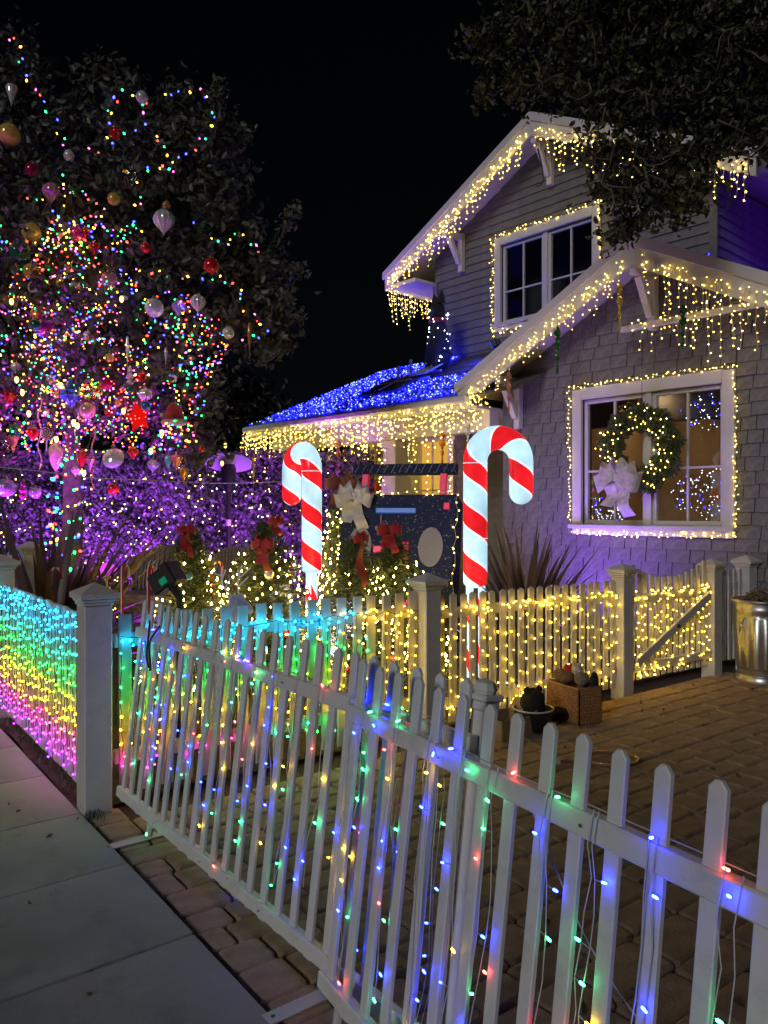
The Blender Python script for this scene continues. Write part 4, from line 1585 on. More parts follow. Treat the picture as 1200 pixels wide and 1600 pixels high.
# black projector on a stake behind the rainbow fence
pj = at(258, 905, 4.7)
t = root('projector_light', 'black projector spotlight on a stake with a green lens glow', 'projector', (pj.x, pj.y, 0))
rm = basis(Vector((0.75, -0.25, 0.55)))
MB().cbox(pj, (0.16, 0.12, 0.13), 0.012, rm).build('housing', M['black'], t)
MB().cbox(pj + rm @ Vector((0.07, 0, 0.0)), (0.06, 0.135, 0.15), 0.01, rm).build('hood', M['black'], t)
MB().box(pj + rm @ Vector((0.02, -0.0635, -0.02)), (0.05, 0.006, 0.04), rm).build('indicator', glow('green_led', (0.02, 0.5, 0.25), 0.35), t)
MB().tube([pj + Vector((0.05, 0, -0.05)), pj + Vector((0.09, 0, -0.12)), (pj.x + 0.085, pj.y, -0.03)], [0.03, 0.022, 0.018], 8).build('stake', M['black'], t)

# ------------------------------------------------------------------ giant candy canes
def cane_mat():
    m = bpy.data.materials.new('lit_candy_cane')
    m.use_nodes = True
    N, L = m.node_tree.nodes, m.node_tree.links
    b = N['Principled BSDF']
    at_ = N.new('ShaderNodeAttribute'); at_.attribute_name = 'spiral'
    fr = N.new('ShaderNodeMath'); fr.operation = 'FRACT'
    L.new(at_.outputs['Fac'], fr.inputs[0])
    st = N.new('ShaderNodeValToRGB')
    e = st.color_ramp.elements
    e[0].position = 0.0; e[0].color = (0.72, 0.012, 0.02, 1)
    e[1].position = 0.415; e[1].color = (0.72, 0.012, 0.02, 1)
    for pz, c in ((0.425, (0.95, 0.98, 1, 1)), (0.45, (0.95, 0.98, 1, 1)), (0.465, (0.46, 0.72, 0.9, 1)), (0.945, (0.46, 0.72, 0.9, 1)), (0.96, (0.95, 0.98, 1, 1)), (0.985, (0.95, 0.98, 1, 1)), (0.997, (0.72, 0.012, 0.02, 1))):
        x = e.new(pz); x.color = c
    L.new(fr.outputs[0], st.inputs['Fac'])
    nz = N.new('ShaderNodeTexNoise'); nz.inputs['Scale'].default_value = 5.0
    tc = N.new('ShaderNodeTexCoord')
    L.new(tc.outputs['Object'], nz.inputs['Vector'])
    mr = N.new('ShaderNodeMapRange')
    mr.inputs['From Min'].default_value = 0.3; mr.inputs['From Max'].default_value = 0.7; mr.inputs['To Min'].default_value = 0.68; mr.inputs['To Max'].default_value = 1.35
    L.new(nz.outputs['Fac'], mr.inputs['Value'])
    L.new(st.outputs['Color'], b.inputs['Base Color'])
    L.new(st.outputs['Color'], b.inputs['Emission Color'])
    L.new(mr.outputs['Result'], b.inputs['Emission Strength'])
    b.inputs['Roughness'].default_value = 0.25
    return m
M['cane'] = cane_mat()
M['seam'] = mat('seam_plastic', (0.7, 0.8, 0.9), 0.3, 0.05, emit=(0.7, 0.85, 1.0), estr=0.75)

def candy_cane(label, base, yaw, sgn, w=0.22, top=2.25, foot=0.84, ph=0.0, flat=0.62):
    base = Vector(base)
    r = 0.21
    t = root('giant_candy_cane', label, 'candy cane', base, 'giant lit candy canes in the garden')
    ax = Vector((math.cos(yaw), math.sin(yaw), 0)) * sgn      # hook direction
    nrm = Vector((-math.sin(yaw), math.cos(yaw), 0))
    zc = top - r - w / 2
    path = []
    n = 30
    for k in range(n + 1):
        path.append((0.0, foot + (zc - foot) * k / n))
    for k in range(1, 25):
        a = math.pi - math.pi * k / 24
        path.append((r + r * math.cos(a), zc + r * math.sin(a)))
    for k in range(1, 9):
        path.append((2 * r, zc - 0.28 * k / 8))
    vs, fs, sp = [], [], []
    s = 0.0
    NN = 28
    prev = None
    rings = []
    tip = len(path)
    # rounded tip
    dists = []
    for i, (x, z) in enumerate(path):
        if prev: s += math.hypot(x - prev[0], z - prev[1])
        prev = (x, z)
        dx, dz = path[min(i + 1, len(path) - 1)][0] - path[max(i - 1, 0)][0], path[min(i + 1, len(path) - 1)][1] - path[max(i - 1, 0)][1]
        l = math.hypot(dx, dz)
        rings.append((x, z, dx / l, dz / l, w / 2, s))
    x, z, dx, dz, _, s0 = rings[-1]
    for k in range(1, 8):
        a = math.pi / 2 * k / 7
        rings.append((x + dx * w / 2 * math.sin(a), z + dz * w / 2 * math.sin(a), dx, dz, max(0.002, w / 2 * math.cos(a)), s0 + w / 2 * math.sin(a)))
    x, z, dx, dz, _, _ = rings[0]
    bot = []
    for k in range(5, 0, -1):
        a = math.pi / 2 * k / 5
        bot.append((x - dx * 0.05 * math.sin(a), z - dz * 0.05 * math.sin(a), dx, dz, max(0.03, w / 2 * math.cos(a)), -0.05 * math.sin(a)))
    rings = bot + rings
    for (x, z, dx, dz, rr, ss) in rings:
        for k in range(NN + 1):
            a = 2 * math.pi * k / NN + math.pi / 2
            px_, pz_ = -dz * math.cos(a) * rr, dx * math.cos(a) * rr
            vs.append(base + ax * (x + px_) + Vector((0, 0, z + pz_)) + nrm * (math.sin(a) * rr * flat))
            sp.append((ss - 1.1) / 0.45 + 2.62 - k / NN * sgn + ph)
    K = NN + 1
    for i in range(len(rings) - 1):
        for k in range(NN):
            fs.append((i * K + k, i * K + k + 1, (i + 1) * K + k + 1, (i + 1) * K + k))
    me = bpy.data.meshes.new('shell')
    me.from_pydata([tuple(v - base) for v in vs], [], fs)
    me.materials.append(M['cane'])
    at_ = me.attributes.new('spiral', 'FLOAT', 'POINT')
    at_.data.foreach_set('value', sp)
    me.polygons.foreach_set('use_smooth', [True] * len(fs))
    sh = place(me, 'shell', t, base)
    # mould seams
    mb = MB()
    for zz in (zc - 0.02, (zc + foot) / 2 - 0.15):
        ring = [base + ax * (math.cos(a) * w / 2 * 1.012) + nrm * (math.sin(a) * w / 2 * flat * 1.02) + Vector((0, 0, zz)) for a in [2 * math.pi * k / 20 for k in range(21)]]
        MB().tube(ring, 0.0035, 4, cap=False).build('seam', M['seam'], sh)
    # two striped stakes
    for dxk in (-0.05, 0.06):
        p0 = base + ax * dxk
        vs, fs, sp = [], [], []
        for i in range(31):
            z = -0.05 + (foot + 0.02) * i / 30
            for k in range(11):
                a = 2 * math.pi * k / 10
                rr = 0.034
                vs.append(p0 + Vector((math.cos(a) * rr, math.sin(a) * rr, z)))
                sp.append(z / 0.42 + k / 10 + 0.2)
        for i in range(30):
            for k in range(10):
                fs.append((i * 11 + k, i * 11 + k + 1, (i + 1) * 11 + k + 1, (i + 1) * 11 + k))
        me = bpy.data.meshes.new('stake')
        me.from_pydata([tuple(v - p0) for v in vs], [], fs)
        me.materials.append(M['cane'])
        at_ = me.attributes.new('spiral', 'FLOAT', 'POINT')
        at_.data.foreach_set('value', sp)
        place(me, 'stake', t, p0)
    return t

candy_cane('larger lit candy cane beside the flax, hook curving to the right', (0.82, 6.9, 0), 0.08, 1, ph=0.34)
candy_cane('smaller lit candy cane at left between small trees, hook turned left', (-0.79, 8.4, 0), rad(-52), -1, ph=0.05, flat=1.0)

# ------------------------------------------------------------------ glitter boombox prop
def glitter(name, col):
    m, nt, N, L, b = _nt(name)
    tc = N.new('ShaderNodeTexCoord')
    vo = N.new('ShaderNodeTexVoronoi'); vo.inputs['Scale'].default_value = 95
    L.new(tc.outputs['Object'], vo.inputs['Vector'])
    rmp = N.new('ShaderNodeValToRGB')
    rmp.color_ramp.elements[0].position = 0.84; rmp.color_ramp.elements[0].color = tuple(col) + (1,)
    rmp.color_ramp.elements[1].position = 0.95; rmp.color_ramp.elements[1].color = (0.3, 0.36, 0.55, 1)
    L.new(vo.outputs['Color'], rmp.inputs['Fac'])
    L.new(rmp.outputs['Color'], b.inputs['Base Color'])
    b.inputs['Roughness'].default_value = 0.65
    b.inputs['Specular IOR Level'].default_value = 0.2
    b.inputs['Metallic'].default_value = 0.0
    return m
M['glitter'] = glitter('navy_glitter', (0.012, 0.02, 0.085))
M['silverglit'] = glitter('silver_glitter', (0.25, 0.26, 0.38))
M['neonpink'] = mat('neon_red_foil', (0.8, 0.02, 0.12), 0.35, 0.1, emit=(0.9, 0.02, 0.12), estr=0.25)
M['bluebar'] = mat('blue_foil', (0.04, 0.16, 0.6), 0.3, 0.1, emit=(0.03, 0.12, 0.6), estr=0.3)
M['tulle'] = mat('white_tulle', (0.5, 0.52, 0.62), 0.5, 0.2, 14, 0.3)
BD = 7.7
bc = at(618, 862, BD)
bt = root('boombox_prop', 'large navy glitter boombox prop with silver speakers and handle', 'boombox prop', (bc.x, bc.y, 0))
br_ = zrot(rad(-16)) @ Matrix.Rotation(rad(-15), 3, 'X')
BP = lambda x, y, z: bc + br_ @ Vector((x, y, z))
MB().cbox(BP(0, 0.17, 0), (1.2, 0.34, 1.2), 0.02, br_).build('cabinet', M['glitter'], bt)
BT = 0.6
for x in (-0.42, 0.42):
    MB().cbox(BP(x, 0.15, BT + 0.13), (0.07, 0.06, 0.27), 0.006, br_).build('handle_post', M['neonpink'], bt)
hd = MB().cbox(BP(0, 0.15, BT + 0.31), (1.12, 0.08, 0.11), 0.008, br_).build('handle', M['glitter'], bt)
mb = MB()
for k in range(14):
    x = -0.52 + k * 0.08
    mb.beam(BP(x - 0.015, 0.107, BT + 0.265), BP(x + 0.025, 0.107, BT + 0.355), 0.004, 0.006)
mb.build('tinsel_wrap', M['silverglit'], hd, kind='stuff')
def disc(x, z, rx, rz, m, nm):
    pts = [BP(x + rx * math.cos(a), -0.022, z + rz * math.sin(a)) for a in [2 * math.pi * k / 28 for k in range(28)]]
    return MB().prism(pts, br_ @ Vector((0, 0.02, 0))).build(nm, m, bt)
for x in (-0.38, 0.36):
    s_ = disc(x, 0.05, 0.125, 0.2, M['silverglit'], 'speaker')
MB().cbox(BP(-0.02, -0.02, 0.42), (0.42, 0.03, 0.055), 0.006, br_).build('tuning_bar', M['bluebar'], bt)
for x, z, sx, sz in ((0.5, 0.47, 0.06, 0.07), (0.1, -0.05, 0.07, 0.3), (-0.15, 0.02, 0.16, 0.07), (-0.03, -0.02, 0.05, 0.16)):
    MB().cbox(BP(x, -0.015, z), (sx, 0.02, sz), 0.006, br_).build('red_key', M['neonpink'], bt)
# music note in pale blue
mb = MB().lathe([(0.002, 0), (0.03, 0.004), (0.03, 0.012), (0.002, 0.016)], BP(-0.2, -0.005, 0.24), 12, br_ @ Matrix.Rotation(rad(90), 3, 'X'))
mb.beam(BP(-0.172, -0.014, 0.24), BP(-0.172, -0.014, 0.38), 0.01, 0.012)
mb.build('music_note', M['silverglit'], bt)
edge = [BP(x, -0.02, z) for x, z in ((-0.6, -0.3), (-0.6, 0.6), (0.6, 0.6), (0.6, -0.5))]
outline(edge, 0.085, 'warm', 'warm lights tracing the edges of the boombox', 0.018, 0.0085)
# tulle bow on its upper left corner
def bow(label, c, s, m, yaw=0.0, tails=0.5, name='bow', loops=2, group=None, parent=None, tail_len=1.0, up=None):
    c = Vector(c)
    r = zrot(yaw)
    if up is not None:
        r = r @ up
    t = parent or root(name, label, 'bow', c, group)
    nm = [0]
    def ribbon(pts, w, nmx):
        vs, fs = [], []
        for i, (p, wd) in enumerate(pts):
            vs += [c + r @ (p - wd * w * 0.5), c + r @ (p + wd * w * 0.5)]
        for i in range(len(pts) - 1):
            fs.append((2 * i, 2 * i + 1, 2 * i + 3, 2 * i + 2))
        MB().add(vs, fs).build(nmx, m, t, smooth='full')
    for k in range(loops):
        for sg in (-1, 1):
            tilt = (0.25 + 0.5 * (k - (loops - 1) / 2)) if loops > 1 else 0.15
            ln = s * (0.62 - 0.1 * k)
            pts = []
            for j in range(15):
                a = 2 * math.pi * j / 14
                x = ln * (1 - math.cos(a)) / 2
                y = -0.1 * s - 0.34 * ln * math.sin(a) * (1 + 0.2 * math.sin(a * 3 + k))
                zz = 0.05 * s * math.sin(a * 2 + k)
                wv = 0.22 + 0.78 * math.sin(a / 2) ** 0.8
                p = Vector((sg * (x * math.cos(tilt) - zz * math.sin(tilt)), y, x * math.sin(tilt) + zz * math.cos(tilt)))
                pts.append((p, Vector((-sg * math.sin(tilt), 0.12 * math.sin(a * 2), math.cos(tilt))) * wv))
            ribbon(pts, s * 0.46, 'loop')
    for sg in (-1, 1):
        pts = []
        for j in range(10):
            f = j / 9
            pts.append((Vector((sg * s * (0.04 + 0.24 * f + 0.04 * math.sin(f * 7 + sg)), -0.12 * s - 0.09 * s * math.sin(f * 9 + sg), -f * s * (1.0 + 0.15 * sg) * tail_len)), Vector((1, 0.25 * math.sin(f * 6) , 0.18 * sg)) * (0.4 + 0.6 * min(1, f * 2.2))))
        ribbon(pts, s * 0.36, 'tail')
    MB().lathe([(0.01 * s, -0.13 * s), (0.09 * s, -0.09 * s), (0.1 * s, 0.09 * s), (0.01 * s, 0.13 * s)], c + r @ Vector((0, -0.14 * s, 0)), 10, r).build('knot', m, t)
    return t
M['redribbon'] = mat('red_velvet', (0.38, 0.008, 0.015), 0.55, 0.3, 9, sheen=0.4)
M['bronzeribbon'] = mat('bronze_ribbon', (0.25, 0.1, 0.06), 0.45, 0.3, 9)
bow('pale tulle bow on the upper left corner of the boombox', BP(-0.46, -0.1, 0.56), 0.32, M['tulle'], 0.1, loops=3, name='tulle_bow')

# ------------------------------------------------------------------ small lit fir trees
BAUB = {}
def bauble_mat(name, col, rough=0.12, metal=0.85, glassy=False):
    if name not in BAUB:
        if glassy:
            BAUB[name] = glass_mat('bauble_' + name, col, 0.35)
        else:
            BAUB[name] = mat('bauble_' + name, col, rough, 0.18, 30, metal=0.3, coat=0.6)
    return BAUB[name]
COLS = {'red': (0.6, 0.02, 0.025), 'crimson': (0.35, 0.01, 0.06), 'gold': (0.7, 0.5, 0.12), 'silver': (0.75, 0.75, 0.8), 'green': (0.02, 0.16, 0.06), 'blue': (0.08, 0.2, 0.5),
        'pink': (0.75, 0.3, 0.5), 'magenta': (0.6, 0.04, 0.35), 'pearl': (0.75, 0.7, 0.8), 'copper': (0.6, 0.25, 0.12), 'peach': (0.75, 0.4, 0.32), 'salmon': (0.7, 0.22, 0.18), 'orange': (0.75, 0.3, 0.05),
        'lilac': (0.5, 0.35, 0.75), 'cream': (0.75, 0.65, 0.4), 'brown': (0.25, 0.08, 0.06), 'aqua': (0.15, 0.45, 0.6), 'rose': (0.7, 0.35, 0.35), 'white': (0.8, 0.8, 0.8)}
M['cap'] = mat('ornament_cap', (0.7, 0.6, 0.35), 0.25, 0.1, metal=0.9)

def ball_part(c, r, m, parent, nm='bauble'):
    prof = [(max(0.0005, r * math.sin(a)), -r * math.cos(a)) for a in [math.pi * k / 8 for k in range(9)]]
    b = MB().lathe(prof, c, 12).build(nm, m, parent, smooth=True)
    MB().lathe([(r * 0.2, r * 0.95), (r * 0.2, r * 1.12), (r * 0.05, r * 1.2)], c, 8).build('cap', M['cap'], b)
    return b

def fir(label, base, h, r, seed, nb, baubles=(), lights='warm_hi', br=0.0078, name='small_fir'):
    R = np.random.RandomState(seed)
    base = Vector(base)
    t = root(name, label, 'christmas tree', base, None)
    mb = MB().tube([base + Vector((0, 0, -0.02)), base + Vector((0, 0, h))], [0.022, 0.006], 7)
    C, Sz, al = [], [], []
    for k in range(230):
        f = k / 230.0
        z = h * (0.06 + 0.92 * f)
        a = k * 2.399
        ln = r * (1 - f) ** 0.6 * R.uniform(0.7, 1.12) + 0.02
        o = Vector((math.cos(a), math.sin(a), 0))
        p0 = base + Vector((0, 0, z))
        p1 = p0 + o * ln + Vector((0, 0, -0.12 * ln + 0.03))
        mb.tube([p0, p1], [0.006, 0.002], 4, cap=False)
        m = int(14 + 110 * ln)
        for j in range(m):
            q = p0.lerp(p1, R.uniform(0.1, 1.05))
            q = q + Vector(R.normal(size=3) * 0.014)
            C.append(tuple(q)); Sz.append(R.uniform(0.04, 0.07)); al.append((o.x * 0.8, o.y * 0.8, 0.3))
    mb.build('trunk', M['bark'], t)
    o = place(leaf_mesh('needles', C, Sz, M['needle'], aspect=0.16, align=al), 'needles', t)
    o['kind'] = 'stuff'
    wires, bl_ = [], []
    path = []
    for k in range(nb):
        f = (k + 0.5) / nb
        f2 = 1 - math.sqrt(1 - f * 0.97)
        z = h * (0.1 + 0.88 * f2)
        a = k * 2.399 * 0.31 + R.uniform(-.3, .3)
        rr = r * (1 - f2) ** 0.6 * R.uniform(0.96, 1.16) + 0.02
        p = base + Vector((math.cos(a) * rr, math.sin(a) * rr, z))
        path.append(p); bl_.append((p, lights))
    mbw = MB().tube(path, 0.0018, 3, cap=False)
    mbw.build('light_wire', M['dkwire'], t)
    mb = MB()
    for p, k in bl_:
        mb.octa(p, br * R.uniform(0.8, 1.2), (0, 0, 1), 1.3)
    mb.build('lights', BUL[lights], t, kind='stuff')
    for (ang, f, col, sz) in baubles:
        rr = r * (1 - f) ** 0.6 + 0.02
        c = base + Vector((math.sin(rad(ang)) * rr, -math.cos(rad(ang)) * rr, h * (0.06 + 0.92 * f)))
        ball_part(c, sz, bauble_mat(col, COLS[col]), t)
    return t

def firpx(label, x, ytop, d, h_extra, r, seed, nb, baubles=(), **k):
    top = at(x, ytop, d)
    return fir(label, (top.x, top.y, 0.0), top.z - 0.0, r, seed, nb, baubles, **k), top

_, p1 = firpx('small lit fir with red bow, leftmost, next to the black projector', 298, 822, 6.0, 0, 0.36, 1, 230, ((-20, 0.5, 'red', 0.02), (10, 0.72, 'aqua', 0.03), (25, 0.35, 'silver', 0.028)))
_, p2 = firpx('small lit fir with large red bow left of the smaller candy cane', 415, 815, 6.3, 0, 0.5, 2, 320, ((35, 0.35, 'red', 0.045), (5, 0.4, 'silver', 0.035), (15, 0.7, 'silver', 0.04), (-35, 0.55, 'aqua', 0.03), (-30, 0.25, 'red', 0.04)))
_, p3 = firpx('small lit fir with narrow red bow in front of the boombox, left one', 553, 842, 6.3, 0, 0.42, 3, 240, ((-30, 0.3, 'pearl', 0.05), (10, 0.45, 'aqua', 0.035), (-5, 0.15, 'crimson', 0.04), (-25, 0.1, 'red', 0.04)))
_, p4 = firpx('small lit fir with wide red bow in front of the boombox, right one', 615, 836, 6.5, 0, 0.47, 4, 290, ((20, 0.55, 'magenta', 0.035), (-10, 0.35, 'blue', 0.035), (30, 0.7, 'blue', 0.035), (0, 0.2, 'red', 0.04), (35, 0.25, 'crimson', 0.04)))
_, p5 = firpx('tall slim lit fir with bronze bow behind the smaller candy cane', 531, 752, 9.2, 0, 0.3, 5, 230, (), br=0.011)
bow('red bow with long tail on the leftmost small fir', at(290, 828, 5.7), 0.11, M['redribbon'], 0.5, tail_len=1.6, name='red_bow')
bow('large red bow hanging on the fir left of the candy cane', at(412, 850, 5.9), 0.15, M['redribbon'], -0.3, tail_len=1.2, name='red_bow')
bow('dark red bow at the top of the fir left of the candy cane', at(430, 815, 6.1), 0.12, M['redribbon'], 0.8, tail_len=0.8, name='red_bow')
bow('narrow red bow with long tails on the fir before the boombox', at(562, 842, 6.0), 0.13, M['redribbon'], 0.9, tail_len=2.6, name='red_bow')
bow('wide red bow at the top of the right fir before the boombox', at(608, 828, 6.1), 0.16, M['redribbon'], 0.1, tail_len=1.0, name='red_bow')
bow('bronze bow on the tall slim fir beside the boombox', at(531, 755, 8.9), 0.3, M['bronzeribbon'], 0.2, name='bronze_bow')

# ------------------------------------------------------------------ silver wire reindeer
M['frost'] = mat('frosted_silver_mesh', (0.62, 0.66, 0.78), 0.5, 0.3, 30, 0.5, metal=0.1, emit=(0.35, 0.45, 0.9), estr=0.1)
def reindeer(label, base, yaw, s, seed):
    R = random.Random(seed)
    base = Vector(base)
    t = root('reindeer_figure', label, 'reindeer figure', base, 'frosted reindeer figures')
    r = zrot(yaw)
    V = lambda x, y, z: base + r @ Vector((x * s, y * s, z * s))
    # one continuous skinned body
    me = bpy.data.meshes.new('body')
    J = [((0.0, 0, 0.62), .12), ((-0.28, 0, 0.63), .12), ((-0.38, 0, 0.66), .07), ((0.2, 0, 0.66), .125), ((0.32, 0, 0.84), .075), ((0.37, 0, 1.02), .06), ((0.46, 0, 1.06), .065), ((0.6, 0, 0.99), .035)]
    E = [(0, 1), (1, 2), (0, 3), (3, 4), (4, 5), (5, 6), (6, 7)]
    for sy in (-1, 1):
        for x0, par, kk in ((0.2, 3, 0.02), (-0.28, 1, -0.05)):
            b0 = len(J)
            J += [((x0, sy * 0.08, 0.5), .07), ((x0 + kk, sy * 0.09, 0.28), .035), ((x0 + kk * 0.3, sy * 0.09, 0.02), .022)]
            E += [(par, b0), (b0, b0 + 1), (b0 + 1, b0 + 2)]
        b0 = len(J)
        J += [((0.4, sy * 0.08, 1.13), .02)]
        E += [(6, b0)]
    me.from_pydata([tuple(r @ Vector(p) * s) for p, _ in J], E, [])
    o = place(me, 'body', t, base)
    sk = o.modifiers.new('skin', 'SKIN')
    for i, (p, rr) in enumerate(J):
        me.skin_vertices[0].data[i].radius = (rr * s, rr * s)
    me.skin_vertices[0].data[0].use_root = True
    o.modifiers.new('sub', 'SUBSURF').levels = 1
    o.modifiers['sub'].render_levels = 2
    me.materials.append(M['frost'])
    for sy in (-1, 1):
        mb = MB()
        main = smoothpath([V(0.42, sy * 0.03, 1.1), V(0.34, sy * 0.09, 1.22), V(0.36, sy * 0.12, 1.38)], 4)
        mb.tube(main, 0.008 * s, 5)
        for f, e in ((3, (0.45, 0.11, 1.28)), (5, (0.44, 0.15, 1.36)), (6, (0.28, 0.15, 1.33))):
            mb.tube([main[f], V(e[0], sy * e[1], e[2])], 0.006 * s, 5)
        mb.build('antler', M['frost'], t)
    bl_ = []
    for k in range(110):
        a = R.uniform(0, 6.28)
        x = R.uniform(-0.35, 0.3)
        bl_.append(V(x, 0.13 * math.cos(a), 0.64 + 0.13 * math.sin(a)))
    for k in range(50):
        f = R.random()
        bl_.append(V(lerp(0.25, 0.42, f), R.choice((-0.07, 0.07)), lerp(0.75, 1.08, f)))
    mb = MB()
    for p in bl_:
        mb.octa(p, 0.0042, (0, 0, 1), 1.2)
    mb.build('lights', BUL['white'], t, kind='stuff')
    return t
d1 = at(318, 900, 5.5)
reindeer('frosted silver reindeer figure with lights beside the leftmost fir', (d1.x, d1.y, 0), rad(-35), 0.8, 1)
d2 = at(487, 900, 6.6)
reindeer('frosted silver reindeer figure at the foot of the smaller candy cane', (d2.x, d2.y, 0), rad(-130), 0.78, 2)

# ------------------------------------------------------------------ patio heater
hp = at(357, 800, 10.0)
t = root('patio_heater', 'tall patio heater with a round reflector glowing purple underneath', 'patio heater', (hp.x, hp.y, 0))
M['stain'] = mat('brushed_steel', (0.5, 0.5, 0.52), 0.35, 0.1, metal=0.8)
MB().lathe([(0.24, 0.0), (0.24, 0.03), (0.2, 0.05), (0.2, 0.7), (0.05, 0.76)], (hp.x, hp.y, 0), 20).build('base', M['black'], t, smooth=True)
MB().tube([(hp.x, hp.y, 0.7), (hp.x, hp.y, 1.75)], 0.03, 10).build('pole', M['black'], t, smooth=True)
MB().lathe([(0.05, 1.72), (0.09, 1.85), (0.1, 2.02), (0.08, 2.08)], (hp.x, hp.y, 0), 16).build('burner', M['black'], t, smooth=True)
MB().lathe([(0.032, 1.28), (0.034, 1.29), (0.034, 1.35), (0.032, 1.36)], (hp.x, hp.y, 0), 12).build('pole_label', M['trim'], t)
prof = [(0.02, 0.08), (0.12, 0.07), (0.24, 0.03), (0.315, -0.02), (0.32, -0.025), (0.31, -0.028), (0.23, 0.015), (0.1, 0.045), (0.02, 0.05)]
MB().lathe(prof, (hp.x, hp.y, 2.12), 32, Matrix.Rotation(rad(-20), 3, 'X')).build('reflector', mat('reflector_aluminium', (0.62, 0.62, 0.64), 0.45, 0.05, metal=0.4), t, smooth=True)
floodlight('small floodlight at the foot of the patio heater shining up at its reflector', (hp.x + 0.25, hp.y - 0.9, 0.25), (hp.x, hp.y, 2.1), (0.3, 0.04, 1.0), 160, 40)

# ------------------------------------------------------------------ wicker seats
M['wicker'] = mat('grey_wicker', (0.2, 0.17, 0.15), 0.8, 0.4, 40, 0.8, 90)
M['cushion'] = mat('grey_cushion', (0.35, 0.32, 0.34), 0.9, 0.2, 12, 0.3)
def stripes(name, c1, c2, sc):
    m, nt, N, L, b = _nt(name)
    tc = N.new('ShaderNodeTexCoord')
    w = N.new('ShaderNodeTexWave'); w.inputs['Scale'].default_value = sc
    L.new(tc.outputs['Object'], w.inputs['Vector'])
    r = N.new('ShaderNodeValToRGB'); r.color_ramp.interpolation = 'CONSTANT'
    r.color_ramp.elements[0].color = tuple(c1) + (1,)
    r.color_ramp.elements[1].position = 0.5; r.color_ramp.elements[1].color = tuple(c2) + (1,)
    L.new(w.outputs['Fac'], r.inputs['Fac']); L.new(r.outputs['Color'], b.inputs['Base Color'])
    b.inputs['Roughness'].default_value = 0.9
    return m
M['stripe'] = stripes('striped_fabric', (0.55, 0.5, 0.5), (0.1, 0.05, 0.06), 6)
def wicker_seat(label, base, yaw, w, cush, name):
    base = Vector(base)
    t = root(name, label, 'seat', base)
    r = zrot(yaw)
    V = lambda x, y, z: base + r @ Vector((x, y, z))
    MB().cbox(V(0, 0, 0.36), (w, 0.6, 0.1), 0.02, r).build('seat', M['wicker'], t)
    bk = MB()
    n = 14
    vs, fs = [], []
    for i in range(n + 1):
        f = i / n
        x = (f - 0.5) * w
        hh = 0.92 + 0.14 * math.sin(math.pi * f)
        yb = 0.28 + 0.05 * math.sin(math.pi * f)
        for yy, zz in ((yb, 0.36), (yb + 0.1, hh), (yb + 0.14, hh - 0.01), (yb + 0.04, 0.36)):
            vs.append(V(x, yy, zz))
    for i in range(n):
        for k in range(4):
            fs.append((i * 4 + k, i * 4 + (k + 1) % 4, (i + 1) * 4 + (k + 1) % 4, (i + 1) * 4 + k))
    fs += [(0, 1, 2, 3), (n * 4, n * 4 + 3, n * 4 + 2, n * 4 + 1)]
    b = bk.add(vs, fs).build('backrest', M['wicker'], t)
    for i in range(1, n):
        x = (i / n - 0.5) * w
        hh = 0.92 + 0.14 * math.sin(math.pi * i / n)
        yb = 0.28 + 0.05 * math.sin(math.pi * i / n)
        MB().tube([V(x, yb - 0.008, 0.42), V(x, yb + 0.09, hh - 0.02)], 0.011, 5).build('back_slat', M['wicker'], b)
    for sx in (-1, 1):
        MB().tube(smoothpath([V(sx * w / 2, 0.38, 0.9), V(sx * (w / 2 + 0.04), 0.15, 0.7), V(sx * (w / 2 + 0.04), -0.2, 0.62), V(sx * (w / 2 + 0.02), -0.3, 0.5), V(sx * w / 2, -0.3, 0.3)]), 0.03, 7).build('arm', M['wicker'], t, smooth=True)
        MB().cbox(V(sx * (w / 2), 0.0, 0.5), (0.03, 0.5, 0.22), 0.01, r).build('arm_panel', M['wicker'], t)
        for sy in (-0.26, 0.26):
            MB().tube([V(sx * (w / 2 - 0.04), sy, 0), V(sx * (w / 2 - 0.04), sy, 0.34)], 0.025, 7).build('leg', M['wicker'], t)
    MB().cbox(V(0, -0.02, 0.46), (w - 0.1, 0.52, 0.11), 0.035, r).build('seat_cushion', M['cushion'], t)
    if cush:
        MB().cbox(V(0.08, 0.2, 0.7), (w * 0.62, 0.13, 0.36), 0.05, r @ Matrix.Rotation(rad(-18), 3, 'X')).build('pillow', M['stripe'], t)
    return t
c1 = at(240, 900, 9.0)
wicker_seat('grey wicker bench with a striped pillow in front of the purple hedge', (c1.x - 0.05, c1.y, 0), rad(-18), 0.95, True, 'wicker_bench')
c2 = at(345, 900, 8.7)
wicker_seat('grey wicker armchair with slatted back below the patio heater', (c2.x, c2.y, 0), rad(-200 + 180 + 10), 0.55, False, 'wicker_armchair')
